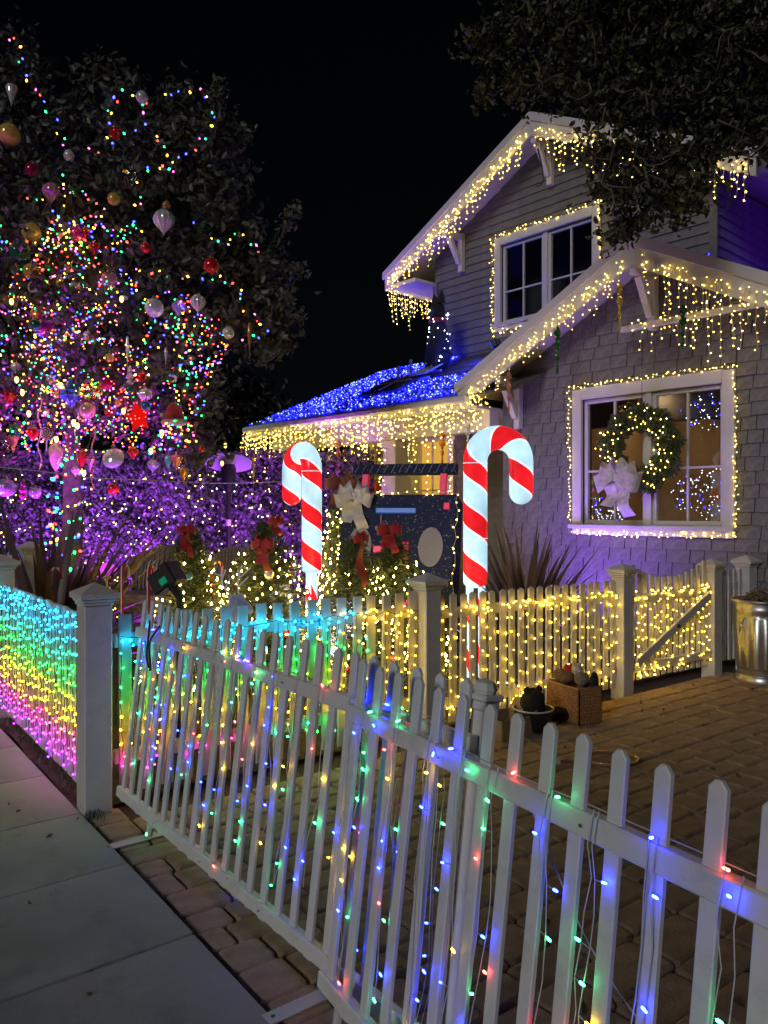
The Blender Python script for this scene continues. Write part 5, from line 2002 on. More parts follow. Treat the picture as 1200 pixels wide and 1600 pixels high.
# ------------------------------------------------------------------ wreath with a sheer bow on the front window
def wreath(label, c, R0, r0, rm, seed, nleaf, nb, name='wreath', br=0.007):
    """rm: columns x (across), y (out of wall), z (up)"""
    R = np.random.RandomState(seed)
    c = Vector(c)
    t = root(name, label, 'wreath', c)
    C, Sz, al = [], [], []
    for k in range(nleaf):
        a = R.uniform(0, 2 * math.pi)
        b = R.uniform(0, 2 * math.pi)
        rr = r0 * math.sqrt(R.uniform(0.1, 1)) * (1 + 0.18 * math.sin(a * 9))
        d = Vector((math.cos(a), 0, math.sin(a)))
        o = d * (math.cos(b) * rr) + Vector((0, math.sin(b) * rr * 0.7, 0))
        p = c + rm @ (d * R0 + o)
        C.append(tuple(p)); Sz.append(R.uniform(0.045, 0.085))
        al.append(tuple(rm @ (o / max(rr, 1e-4) + Vector((-math.sin(a), 0, math.cos(a))) * 0.8)))
    o = place(leaf_mesh('greenery', C, Sz, M['needle'], aspect=0.2, align=al), 'greenery', t)
    o['kind'] = 'stuff'
    ring = [c + rm @ Vector((math.cos(a) * R0, 0, math.sin(a) * R0)) for a in [2 * math.pi * k / 24 for k in range(25)]]
    MB().tube(ring, r0 * 0.35, 6, cap=False).build('frame', M['dark_leaf'], t)
    if nb:
        mb = MB()
        for k in range(nb):
            a = R.uniform(0, 2 * math.pi)
            rr = r0 * R.uniform(-1, 1)
            p = c + rm @ Vector((math.cos(a) * (R0 + rr), r0 * 0.72 + 0.005, math.sin(a) * (R0 + rr)))
            mb.octa(p, br * R.uniform(0.8, 1.2), (0, 0, 1), 1.2)
        mb.build('lights', BUL['warm'], t, kind='stuff')
    return t
OUT = Matrix((HU, -HV, Vector((0, 0, 1)))).transposed()
wc = H(0.93, W1Q - 0.14, 2.13)
wreath('round green wreath with warm lights hanging before the front window', wc, 0.335, 0.135, OUT, 3, 6500, 105)
M['sheer'] = mat('sheer_silver_ribbon', (0.62, 0.55, 0.62), 0.35, 0.25, 18, 0.4, sheen=0.6)
bow('sheer silver bow at the lower left of the window wreath', H(1.03, W1Q - 0.36, 1.83), 0.42, M['sheer'], math.atan2(HU.y, HU.x) + math.pi, name='silver_bow', loops=3, tail_len=0.85)
dwc = H(6.55, W2Q - 0.12, 1.82)
wreath('small dark wreath on the front door above the boombox', dwc, 0.24, 0.09, OUT, 4, 1200, 0)
bow('red bow on the door wreath above the boombox', H(6.72, W2Q - 0.3, 1.85), 0.3, M['redribbon'], math.atan2(HU.y, HU.x) + math.pi, name='red_bow', tail_len=0.5)
# wire that carries the wreath
tag(MB().tube([H(0.93, W1Q - 0.08, 3.3), H(0.93, W1Q - 0.1, 2.5)], 0.0025, 4).build('hanging_wire', M['black']), 'thin wire holding the window wreath from above', 'wire')

# added bulbs inside the room, standing in for reflections in the front window glass
def reflection_lights(label, t_, q_, z0, z1_, r, n, seed, shape='cone'):
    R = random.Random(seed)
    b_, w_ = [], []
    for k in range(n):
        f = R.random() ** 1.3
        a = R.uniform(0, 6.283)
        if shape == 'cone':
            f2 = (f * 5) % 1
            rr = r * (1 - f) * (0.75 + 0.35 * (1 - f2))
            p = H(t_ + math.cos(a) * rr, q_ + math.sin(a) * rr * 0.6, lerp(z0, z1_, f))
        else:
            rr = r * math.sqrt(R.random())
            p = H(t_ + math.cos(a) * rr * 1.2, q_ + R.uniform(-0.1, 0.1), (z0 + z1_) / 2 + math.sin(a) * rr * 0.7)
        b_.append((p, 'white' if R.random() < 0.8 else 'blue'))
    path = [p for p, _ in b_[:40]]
    return string_thing('reflection_lights', label, H(t_, q_, z0), [[H(t_, q_, z0), H(t_, q_, z1_)]], b_, M['dkwire'], 0.0015, 0.0045, 'cool white lights inside the room')
reflection_lights('cool white lights scattered at the right of the window', 0.72, 1.6, 1.25, 2.1, 0.42, 150, 2, 'cloud')
reflection_lights('cool white lights scattered at the lower left of the window', 2.12, 1.5, 1.0, 1.9, 0.3, 120, 3, 'cloud')
reflection_lights('cool white light cluster high in the right of the window', 0.85, 1.9, 2.4, 2.9, 0.32, 80, 4, 'cloud')

# ------------------------------------------------------------------ cat figure and things on the porch roof
M['catfur'] = mat('black_topiary_fur', (0.03, 0.028, 0.024), 0.9, 0.6, 60, 1.0, 120)
ROOFZ = lambda q: PG + 0.04 + 0.5 * q
cb = H(4.78, 1.35, ROOFZ(1.35) + 0.02)
t = root('cat_figure', 'black topiary cat figure with red collar and lights on the porch roof', 'cat figure', cb)
me = bpy.data.meshes.new('body')
J = [((0, 0, 0.22), .23), ((0, 0, 0.45), .2), ((0, -0.02, 0.7), .155), ((0, -0.05, 0.86), .12), ((0, -0.07, 1.04), .18), ((-0.01, -0.2, 1.0), .1),
     ((0.07, -0.05, 1.12), .1), ((0.09, -0.05, 1.16), .06), ((-0.07, -0.05, 1.12), .1), ((-0.09, -0.05, 1.16), .06),
     ((0.13, -0.16, 0.3), .09), ((0.13, -0.2, 0.03), .055), ((-0.13, -0.16, 0.3), .09), ((-0.13, -0.2, 0.03), .055), ((0.2, 0.0, 0.1), .12), ((-0.2, 0, 0.1), .12)]
E = [(0, 1), (1, 2), (2, 3), (3, 4), (4, 5), (4, 6), (6, 7), (4, 8), (8, 9), (1, 10), (10, 11), (1, 12), (12, 13), (0, 14), (0, 15)]
cr = zrot(math.atan2(HU.y, HU.x) + rad(160))
CS = 0.86
me.from_pydata([tuple(cr @ Vector(p) * CS) for p, _ in J], E, [])
o = place(me, 'body', t, cb)
o.modifiers.new('skin', 'SKIN')
for i, (p, rr) in enumerate(J):
    me.skin_vertices[0].data[i].radius = (rr * CS, rr * CS)
me.skin_vertices[0].data[0].use_root = True
o.modifiers.new('sub', 'SUBSURF').render_levels = 2
me.materials.append(M['catfur'])
for sx in (-1, 1):
    MB().lathe([(0.075, 0.0), (0.05, 0.09), (0.006, 0.19)], cb + cr @ Vector((sx * 0.105, -0.05, 1.16)) * CS, 8, cr @ Matrix.Rotation(sx * 0.22, 3, 'Y')).build('ear', M['catfur'], t, smooth=True)
MB().lathe([(0.125, -0.035), (0.14, -0.02), (0.14, 0.02), (0.125, 0.035)], cb + cr @ Vector((0, -0.05, 0.86)) * CS, 18).build('collar', M['redribbon'], t, smooth=True)
mb = MB()
for k in range(44):
    a = RND.uniform(0, 6.283)
    z = RND.uniform(0.1, 1.05)
    rr = 0.235 - 0.1 * (z - 0.2) + (0.03 if z > 0.95 else 0)
    mb.octa(cb + cr @ Vector((math.cos(a) * rr, math.sin(a) * rr - 0.05 * z, z)) * CS, 0.010, (0, 0, 1), 1.2)
mb.build('lights', BUL['white'], t, kind='stuff')
# pale rocking sled under it
M['ice'] = mat('pale_blue_plastic', (0.5, 0.6, 0.72), 0.35, 0.1)
t = root('roof_sled', 'pale blue sled leaning beside the cat figure on the porch roof', 'sled', H(5.0, 1.1, ROOFZ(1.1)))
for dq in (-0.13, 0.13):
    pts = smoothpath([H(5.3, 1.1 + dq, ROOFZ(1.1 + dq) + 0.3), H(5.28, 1.1 + dq, ROOFZ(1.1 + dq) + 0.08), H(4.98, 1.1 + dq, ROOFZ(1.1 + dq) + 0.03), H(4.65, 1.1 + dq, ROOFZ(1.1 + dq) + 0.05)])
    MB().tube(pts, 0.022, 6).build('runner', M['ice'], t, smooth=True)
for k in range(4):
    MB().beam(H(4.7 + 0.1 * k, 0.92, ROOFZ(0.92) + 0.13), H(4.7 + 0.1 * k, 1.28, ROOFZ(1.28) + 0.13), 0.085, 0.02, ch=0.004).build('slat', M['ice'], t)
# dark skylight with white glazing bars
t = root('skylight', 'dark skylight with white glazing bars among the blue roof lights', 'skylight', H(5.28, 0.75, ROOFZ(0.75)))
sr = HR @ Matrix.Rotation(math.atan(0.5), 3, 'X')
sc_ = H(5.28, 0.85, ROOFZ(0.85) + 0.05)
MB().cbox(sc_, (0.85, 0.75, 0.07), 0.01, sr).build('frame', M['black'], t)
MB().beam(sc_ + sr @ Vector((-0.4, 0, 0.045)), sc_ + sr @ Vector((0.4, 0, 0.045)), 0.03, 0.015).build('glazing_bar', M['trim'], t)
MB().beam(sc_ + sr @ Vector((-0.05, -0.36, 0.052)), sc_ + sr @ Vector((-0.05, 0.36, 0.052)), 0.03, 0.015).build('glazing_bar', M['trim'], t)

# ------------------------------------------------------------------ galvanised trash can
tp = Vector((3.3, 6.72, 0.0))
t = root('trash_can', 'galvanised ribbed trash can full of twigs beside the white posts', 'trash can', tp)
rib = lambda k, z: 1.0 + (0.035 if (k % 4) in (1, 2) and 0.12 < z < 0.56 else 0.0)
MB().lathe([(0.19, 0.02), (0.19, 0.1), (0.193, 0.12), (0.195, 0.125), (0.225, 0.555), (0.226, 0.56), (0.222, 0.6), (0.228, 0.61), (0.228, 0.64), (0.224, 0.65), (0.232, 0.7)], tp, 64, flute=rib).build('body', M['metal'], t, smooth=True)
MB().lathe([(0.19, 0.0), (0.215, 0.0), (0.218, 0.03), (0.2, 0.06), (0.19, 0.062)], tp, 40).build('base_ring', M['metal'], t, smooth=True)
ring = [tp + Vector((math.cos(a) * 0.243, math.sin(a) * 0.243, 0.7)) for a in [2 * math.pi * k / 36 for k in range(37)]]
MB().tube(ring, 0.013, 8, cap=False).build('rim', M['metal'], t, smooth=True)
mb = MB().lathe([(0.22, 0.655), (0.22, 0.66), (0.1, 0.69), (0.01, 0.69)], tp, 20)
for k in range(26):
    a = RND.uniform(0, 6.28); a2 = a + RND.uniform(1.5, 4)
    mb.tube([tp + Vector((math.cos(a) * 0.2, math.sin(a) * 0.2, 0.68)), tp + Vector((RND.uniform(-.1, .1), RND.uniform(-.1, .1), RND.uniform(0.7, 0.8))), tp + Vector((math.cos(a2) * 0.2, math.sin(a2) * 0.2, 0.7))], 0.006, 4)
o = mb.build('twig_litter', mat('dry_twig', (0.16, 0.12, 0.08), 0.9, 0.3), t)
o['kind'] = 'stuff'
hp_ = smoothpath([tp + Vector((-0.2, -0.12, 0.56)), tp + Vector((-0.25, -0.16, 0.5)), tp + Vector((-0.24, -0.1, 0.44)), tp + Vector((-0.21, -0.06, 0.52))])
MB().tube(hp_, 0.007, 5).build('handle', M['metal'], t)

# ------------------------------------------------------------------ basket of toys, bowl, box, racket
M['basket'] = mat('brown_wicker', (0.3, 0.15, 0.06), 0.75, 0.3, 50, 0.6, 120)
bk = Vector((1.36, 5.5, 0.0))
t = root('wicker_basket', 'rectangular brown wicker basket standing before the warm lit fence', 'basket', bk)
by = VF_A - rad(8)
br2 = zrot(by)
V = lambda x, y, z: bk + br2 @ Vector((x, y, z))
W_, D_, H_ = 0.2, 0.33, 0.245
def woven(a, b, nm):
    a, b = Vector(a), Vector(b)
    d = (b - a).normalized(); nn = Vector((-d.y, d.x, 0)); L_ = (b - a).length
    mb = MB().beam((a.x, a.y, H_ / 2), (b.x, b.y, H_ / 2), 0.012, H_ - 0.01)
    pl = mb.build(nm, M['basket'], t)
    n = int(L_ / 0.026)
    g = MB()
    for i in range(n + 1):
        p = a + d * (L_ * i / n)
        g.tube([(p.x, p.y, 0.0), (p.x, p.y, H_ - 0.005)], 0.008, 6)
    for j in range(11):
        pts = []
        for i in range(2 * n + 1):
            p = a + d * (L_ * i / (2 * n)) + nn * (0.009 * (1 if (i // 1 + j) % 2 else -1))
            pts.append((p.x, p.y, 0.018 + j * 0.022))
        g.tube(pts, 0.007, 5, cap=False)
    o = g.build('weave', M['basket'], pl)
    o['kind'] = 'stuff'
cn = [V(-W_ / 2, -D_ / 2, 0), V(W_ / 2, -D_ / 2, 0), V(W_ / 2, D_ / 2, 0), V(-W_ / 2, D_ / 2, 0)]
for i, nm in enumerate(('end_panel', 'side_panel', 'end_panel', 'side_panel')):
    woven(cn[i], cn[(i + 1) % 4], nm)
MB().tube([Vector((p.x, p.y, H_)) for p in cn + cn[:1]], 0.012, 6).build('rim', M['basket'], t)
MB().cbox(V(0, 0, 0.012), (W_, D_, 0.02), 0.003, br2).build('bottom', M['basket'], t)
def plush(label, c, rx, ry, rz, m, yaw=0, name='soft_toy', ears=True, grp='things packed in the basket'):
    c = Vector(c)
    t2 = root(name, label, 'toy', c - Vector((0, 0, rz)), grp)
    R = random.Random(label)
    r = zrot(yaw)
    prof = [math.pi * k / 10 for k in range(11)]
    vs, fs = [], []
    for a in prof:
        for k in range(16):
            b = 2 * math.pi * k / 16
            n_ = 1 + 0.07 * math.sin(3 * b + a * 4) + R.uniform(-0.03, 0.03)
            vs.append(c + r @ Vector((rx * math.sin(a) * math.cos(b) * n_, ry * math.sin(a) * math.sin(b) * n_, -rz * math.cos(a) * n_)))
    for i in range(10):
        for k in range(16):
            fs.append((i * 16 + k, i * 16 + (k + 1) % 16, (i + 1) * 16 + (k + 1) % 16, (i + 1) * 16 + k))
    MB().add(vs, fs).build('body', m, t2, smooth='full')
    if ears:
        for s in (-1, 1):
            MB().lathe([(0.004, 0.0), (rx * 0.3, rz * 0.08), (rx * 0.26, rz * 0.3), (0.004, rz * 0.45)], c + r @ Vector((s * rx * 0.55, 0, rz * 0.72)), 8).build('ear', m, t2, smooth=True)
    return t2
PB = {k: mat('plush_' + k, c, 0.95, 0.4, 60, 0.8, 150) for k, c in {'brown': (0.14, 0.08, 0.04), 'black': (0.012, 0.011, 0.011), 'red': (0.45, 0.02, 0.02), 'white': (0.5, 0.46, 0.42), 'grey': (0.2, 0.16, 0.13)}.items()}
plush('brown rolled soft toy lying at the left end of the basket', V(-0.04, 0.07, 0.29), 0.06, 0.1, 0.05, PB['brown'], by, ears=False)
plush('red soft toy sticking out of the middle of the basket', V(0.04, 0.1, 0.31), 0.045, 0.05, 0.05, PB['red'], by)
plush('white fluffy toy at the back of the basket', V(0.07, 0.05, 0.32), 0.045, 0.045, 0.055, PB['white'], by)
plush('grey striped soft toy at the right front of the basket', V(0.02, -0.06, 0.29), 0.055, 0.05, 0.05, PB['grey'], by, ears=False)
plush('black soft toy hanging over the right end of the basket', V(0.06, -0.14, 0.28), 0.035, 0.03, 0.07, PB['black'], by, ears=False)
bw = at(833, 1128, 5.2); bw.z = 0.0
t = root('plastic_tub', 'dark plastic tub with a pale rim holding a black fluffy toy', 'tub', bw)
MB().lathe([(0.09, 0.0), (0.11, 0.02), (0.135, 0.15), (0.13, 0.15), (0.105, 0.025), (0.02, 0.02)], bw, 24).build('body', M['black'], t, smooth=True)
ring = [bw + Vector((math.cos(a) * 0.136, math.sin(a) * 0.136, 0.152)) for a in [2 * math.pi * k / 28 for k in range(29)]]
MB().tube(ring, 0.006, 6, cap=False).build('rim', M['clwire'], t)
plush('black fluffy toy with small ears sitting in the dark tub', bw + Vector((0.0, 0, 0.19)), 0.085, 0.085, 0.095, PB['black'], 0.4, grp=None)
plush('dark plush toy lying on the pavers between tub and basket', at(872, 1126, 5.42) * 1.0 + Vector((0, 0, 0.045)), 0.1, 0.07, 0.05, PB['black'], 0.5, ears=False, grp=None)
cx = at(790, 1142, 5.12); cx.z = 0.0
M['card'] = mat('cardboard', (0.3, 0.2, 0.11), 0.85, 0.1, 10)
t = root('cardboard_box', 'open shallow cardboard box with raised flap left of the tub', 'box', cx)
r3 = zrot(VF_A)
for dx, dy, sx, sy in ((0, -0.12, 0.3, 0.006), (0, 0.12, 0.3, 0.006), (-0.15, 0, 0.006, 0.24), (0.15, 0, 0.006, 0.24)):
    MB().box(cx + r3 @ Vector((dx, dy, 0.065)), (sx, sy, 0.13), r3).build('side', M['card'], t)
MB().box(cx + Vector((0, 0, 0.006)), (0.3, 0.24, 0.008), r3).build('bottom', M['card'], t)
MB().box(cx + r3 @ Vector((0.18, 0, 0.16)), (0.1, 0.24, 0.005), r3 @ Matrix.Rotation(rad(-50), 3, 'Y')).build('flap', M['card'], t)

rk = at(955, 1190, 4.55); rk.z = 0.012
t = root('tennis_racket', 'tennis racket lying on the pavers behind the near pickets', 'racket', rk)
ry = rad(12)
r4 = zrot(ry)
V = lambda x, y, z=0.0: rk + r4 @ Vector((x, y, z))
hoop = [V(0.16 * math.cos(a), 0.125 * math.sin(a), 0.006) for a in [2 * math.pi * k / 32 for k in range(33)]]
fr_ = mat('racket_frame', (0.28, 0.12, 0.07), 0.35, 0.2, coat=0.5)
MB().tube(hoop, 0.0105, 6, cap=False).build('hoop', fr_, t, smooth=True)
for sy in (-1, 1):
    MB().tube(smoothpath([V(-0.135, sy * 0.065, 0.006), V(-0.2, sy * 0.03, 0.006), V(-0.26, sy * 0.006, 0.006)]), 0.009, 6).build('throat', fr_, t, smooth=True)
MB().tube([V(-0.25, 0, 0.008), V(-0.33, 0, 0.01)], 0.012, 8).build('shaft', fr_, t)
MB().tube([V(-0.33, 0, 0.012), V(-0.44, 0, 0.013)], 0.018, 8).build('grip', mat('white_grip', (0.6, 0.58, 0.55), 0.7, 0.1), t)
mb = MB()
for k in range(-6, 7):
    x = 0.023 * k
    y = 0.12 * math.sqrt(max(0, 1 - (x / 0.158) ** 2))
    mb.tube([V(x, -y, 0.006), V(x, y, 0.006)], 0.0012, 3)
for k in range(-4, 5):
    y = 0.024 * k
    x = 0.155 * math.sqrt(max(0, 1 - (y / 0.122) ** 2))
    mb.tube([V(-x, y, 0.0075), V(x, y, 0.0075)], 0.0012, 3)
mb.build('strings', M['card'], t, kind='stuff')

# ------------------------------------------------------------------ little candy canes on sticks, globe, low lit shrub
M['minicane'] = stripes('mini_cane_stripe', (0.6, 0.02, 0.04), (0.75, 0.7, 0.72), 9)
for x, ytop, d, yaw, lab in ((80, 888, 6.0, 0.3, 'small striped candy cane stake nearest the flax plant'), (141, 888, 6.1, 0.1, 'small striped candy cane stake right of the flax plant'),
                             (191, 884, 5.2, 1.3, 'small straight looking candy cane stake left of the projector'), (232, 886, 5.1, 1.4, 'small candy cane stake touching the left of the projector'), (333, 878, 6.2, 0.2, 'small candy cane stake right of the reindeer figure'), (858, 915, 6.8, 0.1, 'small candy cane stake behind the warm lit fence')):
    p = at(x, ytop, d)
    b0 = Vector((p.x, p.y, 0))
    o = Vector((math.cos(yaw), math.sin(yaw), 0)) * 0.035
    zt = p.z - 0.035
    path = [b0 + Vector((0, 0, -0.03)), b0 + Vector((0, 0, zt))] + [b0 + o - o * math.cos(a) + Vector((0, 0, zt + 0.035 * math.sin(a))) for a in [math.pi * k / 8 for k in range(1, 9)]] + [b0 + o * 2 + Vector((0, 0, zt - 0.05))]
    path = [path[0].lerp(path[1], k / 12) for k in range(12)] + path[1:]
    tag(MB().tube(path, 0.0105, 7).build('candy_cane_stake', M['minicane'], smooth=True), lab, 'candy cane', 'small candy canes on sticks')
p = at(168, 893, 8.2)
t = root('glow_globe', 'magenta glowing globe on the ground before the purple hedge', 'lamp', (p.x, p.y, 0))
MB().lathe([(max(0.001, 0.095 * math.sin(a)), -0.095 * math.cos(a)) for a in [math.pi * k / 12 for k in range(13)]], p, 20).build('globe', mat('magenta_glass', (0.6, 0.05, 0.6), 0.3, 0.4, 40, emit=(0.75, 0.05, 0.85), estr=1.1), t, smooth=True)
MB().tube([(p.x, p.y, -0.02), p - Vector((0, 0, 0.08))], 0.02, 8).build('stem', M['black'], t)
p = at(150, 880, 8.6)
t = root('low_shrub', 'low shrub with warm lights left of the magenta globe', 'shrub', (p.x, p.y, 0))
C = [(p.x + RND.gauss(0, 0.16), p.y + RND.gauss(0, 0.12), abs(RND.gauss(0.6, 0.22))) for k in range(900)]
o = place(leaf_mesh('foliage', C, [RND.uniform(0.03, 0.06) for _ in C], M['leaf']), 'foliage', t)
o['kind'] = 'stuff'
MB().tube([(p.x, p.y, -0.02), (p.x, p.y, 0.7)], 0.02, 6).build('stem', M['bark'], t)
mb = MB()
for c in C[:60]:
    mb.octa((c[0], c[1] - 0.05, c[2]), 0.009)
mb.build('lights', BUL['warm'], t, kind='stuff')
# brass path light
p = at(167, 905, 5.3)
t = root('path_light', 'brass path light stake left of the black projector', 'path light', (p.x, p.y, 0))
MB().tube([(p.x, p.y, -0.02), p], 0.009, 7).build('stem', bauble_mat('gold', COLS['gold']), t)
MB().lathe([(0.01, 0.0), (0.03, 0.005), (0.03, 0.015), (0.01, 0.025)], p, 12).build('head', bauble_mat('gold', COLS['gold']), t)

# ------------------------------------------------------------------ twisted icicle ornaments on the house
def twist(label, p, ln, col, w=0.035, grp='twisted icicle ornaments on the house'):
    p = Vector(p)
    t = root('twisted_icicle', label, 'ornament', p, grp)
    vs, fs = [], []
    n = 22
    for i in range(n + 1):
        f = i / n
        rr = w * (0.35 + 0.65 * math.sin(math.pi * min(1, f * 1.6 + 0.12) / 1.15)) * (1 - f) ** 0.35 + 0.002
        a0 = f * 12
        for k in range(4):
            a = a0 + k * math.pi / 2
            q = rr * (1.0 if k % 2 else 0.55)
            vs.append(p + Vector((math.cos(a) * q, math.sin(a) * q, -0.04 - ln * f)))
    for i in range(n):
        for k in range(4):
            fs.append((i * 4 + k, i * 4 + (k + 1) % 4, (i + 1) * 4 + (k + 1) % 4, (i + 1) * 4 + k))
    MB().add(vs, fs).build('twist', bauble_mat('tw_' + col, COLS[col], 0.2, 0.6), t)
    MB().tube([p, p - Vector((0, 0, 0.05))], 0.003, 4).build('hook', M['cap'], t)
def hang(label, x, y0, y1, d, col, w=0.035, **k):
    a, b = at(x, y0, d), at(x, y1, d)
    twist(label, a, a.z - b.z, col, w, **k)
hang('gold twisted icicle ornament below the ridge of the lower gable', 968, 436, 515, 7.75, 'gold', 0.04)
hang('green twisted icicle ornament on the left rake of the lower gable', 871, 505, 580, 8.3, 'green', 0.045)
hang('green twisted icicle ornament hanging right of the gable ridge', 1067, 470, 540, 7.15, 'green', 0.04)
hang('copper twisted icicle ornament by the left bracket of the lower gable', 795, 575, 640, 8.75, 'copper', 0.035)
hang('amber twisted icicle ornament over the porch door', 691, 668, 722, 9.9, 'orange', 0.05)
hang('copper twisted icicle ornament under the left half of the gutter', 529, 682, 742, 11.2, 'copper', 0.045)
hang('silver twisted icicle ornament at the right end of the porch', 731, 655, 700, 9.4, 'silver', 0.04)
hang('cream spiral icicle ornament hanging right of the patio heater', 396, 703, 752, 9.0, 'cream', 0.03)

# ------------------------------------------------------------------ ornaments in the big tree
def orn(label, x, y, sz, kind, col, d=7.2, glassy=False, tall=None):
    c = at(x, y, d)
    r = sz * 1.0 / 2 / FPX * d
    t = root('tree_ornament', label, 'ornament', c, 'ornaments hanging in the big tree')
    key = col + ('_g' if glassy else '')
    m = bauble_mat(key, COLS[col], glassy=glassy)
    top = r
    if kind == 'ball':
        prof = [(max(0.0004, r * math.sin(a)), -r * math.cos(a)) for a in [math.pi * k / 12 for k in range(13)]]
        MB().lathe(prof, c, 20).build('body', m, t, smooth=True)
    elif kind == 'onion':
        prof = [(0.001, -r * 1.35), (r * 0.12, -r * 1.1), (r * 0.45, -r * 0.75), (r * 0.85, -r * 0.3), (r, 0.1 * r), (r * 0.9, r * 0.5), (r * 0.5, r * 0.9), (r * 0.15, r)]
        MB().lathe(prof, c, 24, flute=lambda k, z: 1.0 if k % 2 else 0.88).build('body', m, t, smooth=True)
    elif kind == 'pumpkin':
        prof = [(max(0.001, r * math.sin(a)), -r * 0.9 * math.cos(a)) for a in [math.pi * k / 12 for k in range(13)]]
        MB().lathe(prof, c, 32, flute=lambda k, z: 1.0 if k % 4 in (1, 2) else 0.9).build('body', m, t, smooth=True)
        top = r * 0.9
    elif kind == 'lantern':
        prof = [(0.001, -r * 1.3), (r * 0.2, -r * 1.1), (r * 0.35, -r * 0.8), (r * 0.9, -r * 0.45), (r, -0.2 * r), (r * 0.92, 0.0), (r, 0.2 * r), (r * 0.8, r * 0.6), (r * 0.35, r * 0.85), (r * 0.2, r * 1.2)]
        MB().lathe(prof, c, 24, flute=lambda k, z: 1.0 if k % 2 else 0.94).build('body', m, t, smooth=True)
        top = r * 1.2
    elif kind == 'cone':
        h = (tall or sz * 1.6) / FPX * d
        MB().lathe([(0.001, -h * 0.6), (r * 0.5, -h * 0.2), (r, h * 0.2), (r * 0.8, h * 0.33), (r * 0.2, h * 0.4)], c, 18).build('body', m, t, smooth=True)
        top = h * 0.4
    elif kind == 'icicle':
        h = (tall or sz * 5) / FPX * d
        pts = [(max(0.001, r * (0.35 + 0.65 * math.sin(math.pi * min(1, k / 16 * 1.7))) * (1 - k / 17) * (1.0 if k % 2 else 0.75)), h * (0.5 - k / 16)) for k in range(17)]
        MB().lathe(pts[::-1], c, 10).build('body', m, t, smooth=True)
        top = h * 0.5
    elif kind == 'finial':
        h = (tall or sz * 2.2) / FPX * d
        prof = []
        for k in range(25):
            f = k / 24
            rr = r * (0.45 + 0.55 * abs(math.sin(f * math.pi * 3))) * (0.4 + 0.6 * math.sin(math.pi * min(0.98, f + 0.1)))
            prof.append((max(0.001, rr), -h / 2 + h * f))
        MB().lathe(prof, c, 16).build('body', m, t, smooth=True)
        top = h / 2
    elif kind == 'disc':
        MB().lathe([(0.001, -r * 0.3), (r * 0.7, -r * 0.22), (r, 0), (r * 0.7, r * 0.22), (0.001, r * 0.3)], c, 20, Matrix.Rotation(rad(70), 3, 'X')).build('body', m, t, smooth=True)
    elif kind == 'lollipop':
        MB().lathe([(r, -r * 0.3), (r * 1.02, 0), (r, r * 0.3)], c, 22, Matrix.Rotation(rad(90), 3, 'X')).build('body', m, t, smooth=True)
        sp = [c + Vector((math.cos(a) * r * 0.9 * a / 18.8, -r * 0.34, math.sin(a) * r * 0.9 * a / 18.8)) for a in [18.8 * k / 60 for k in range(61)]]
        MB().tube(sp, r * 0.06, 5).build('swirl', M['trim'], t)
        MB().tube([c - Vector((0, 0, r)), c - Vector((0, 0, r * 2.6))], r * 0.12, 6).build('stick', M['trim'], t)
    elif kind == 'swirl':
        h = (tall or sz * 1.7) / FPX * d
        vs, fs = [], []
        n = 26
        for i in range(n + 1):
            f = i / n
            rr = r * math.sin(math.pi * min(0.99, 0.04 + f * 0.96)) ** 0.7 * (0.45 + 0.75 * f) + 0.001
            for k in range(16):
                a = 2 * math.pi * k / 16 + f * 2.4
                q = rr * (1 + 0.1 * math.cos(k * math.pi / 2))
                vs.append(c + Vector((math.cos(a) * q, math.sin(a) * q, -h / 2 + h * f)))
        for i in range(n):
            for k in range(16):
                fs.append((i * 16 + k, i * 16 + (k + 1) % 16, (i + 1) * 16 + (k + 1) % 16, (i + 1) * 16 + k))
        MB().add(vs, fs).build('body', m, t, smooth=True)
        top = h / 2
    MB().lathe([(r * 0.2, 0), (r * 0.22, r * 0.2), (r * 0.06, r * 0.3)], c + Vector((0, 0, top * 0.97)), 8).build('cap', M['cap'], t)
    MB().tube([c + Vector((0, 0, top * 1.1)), c + Vector((0.005, 0.03, top + 0.09))], 0.0018, 3).build('hook', M['cap'], t)
    return t

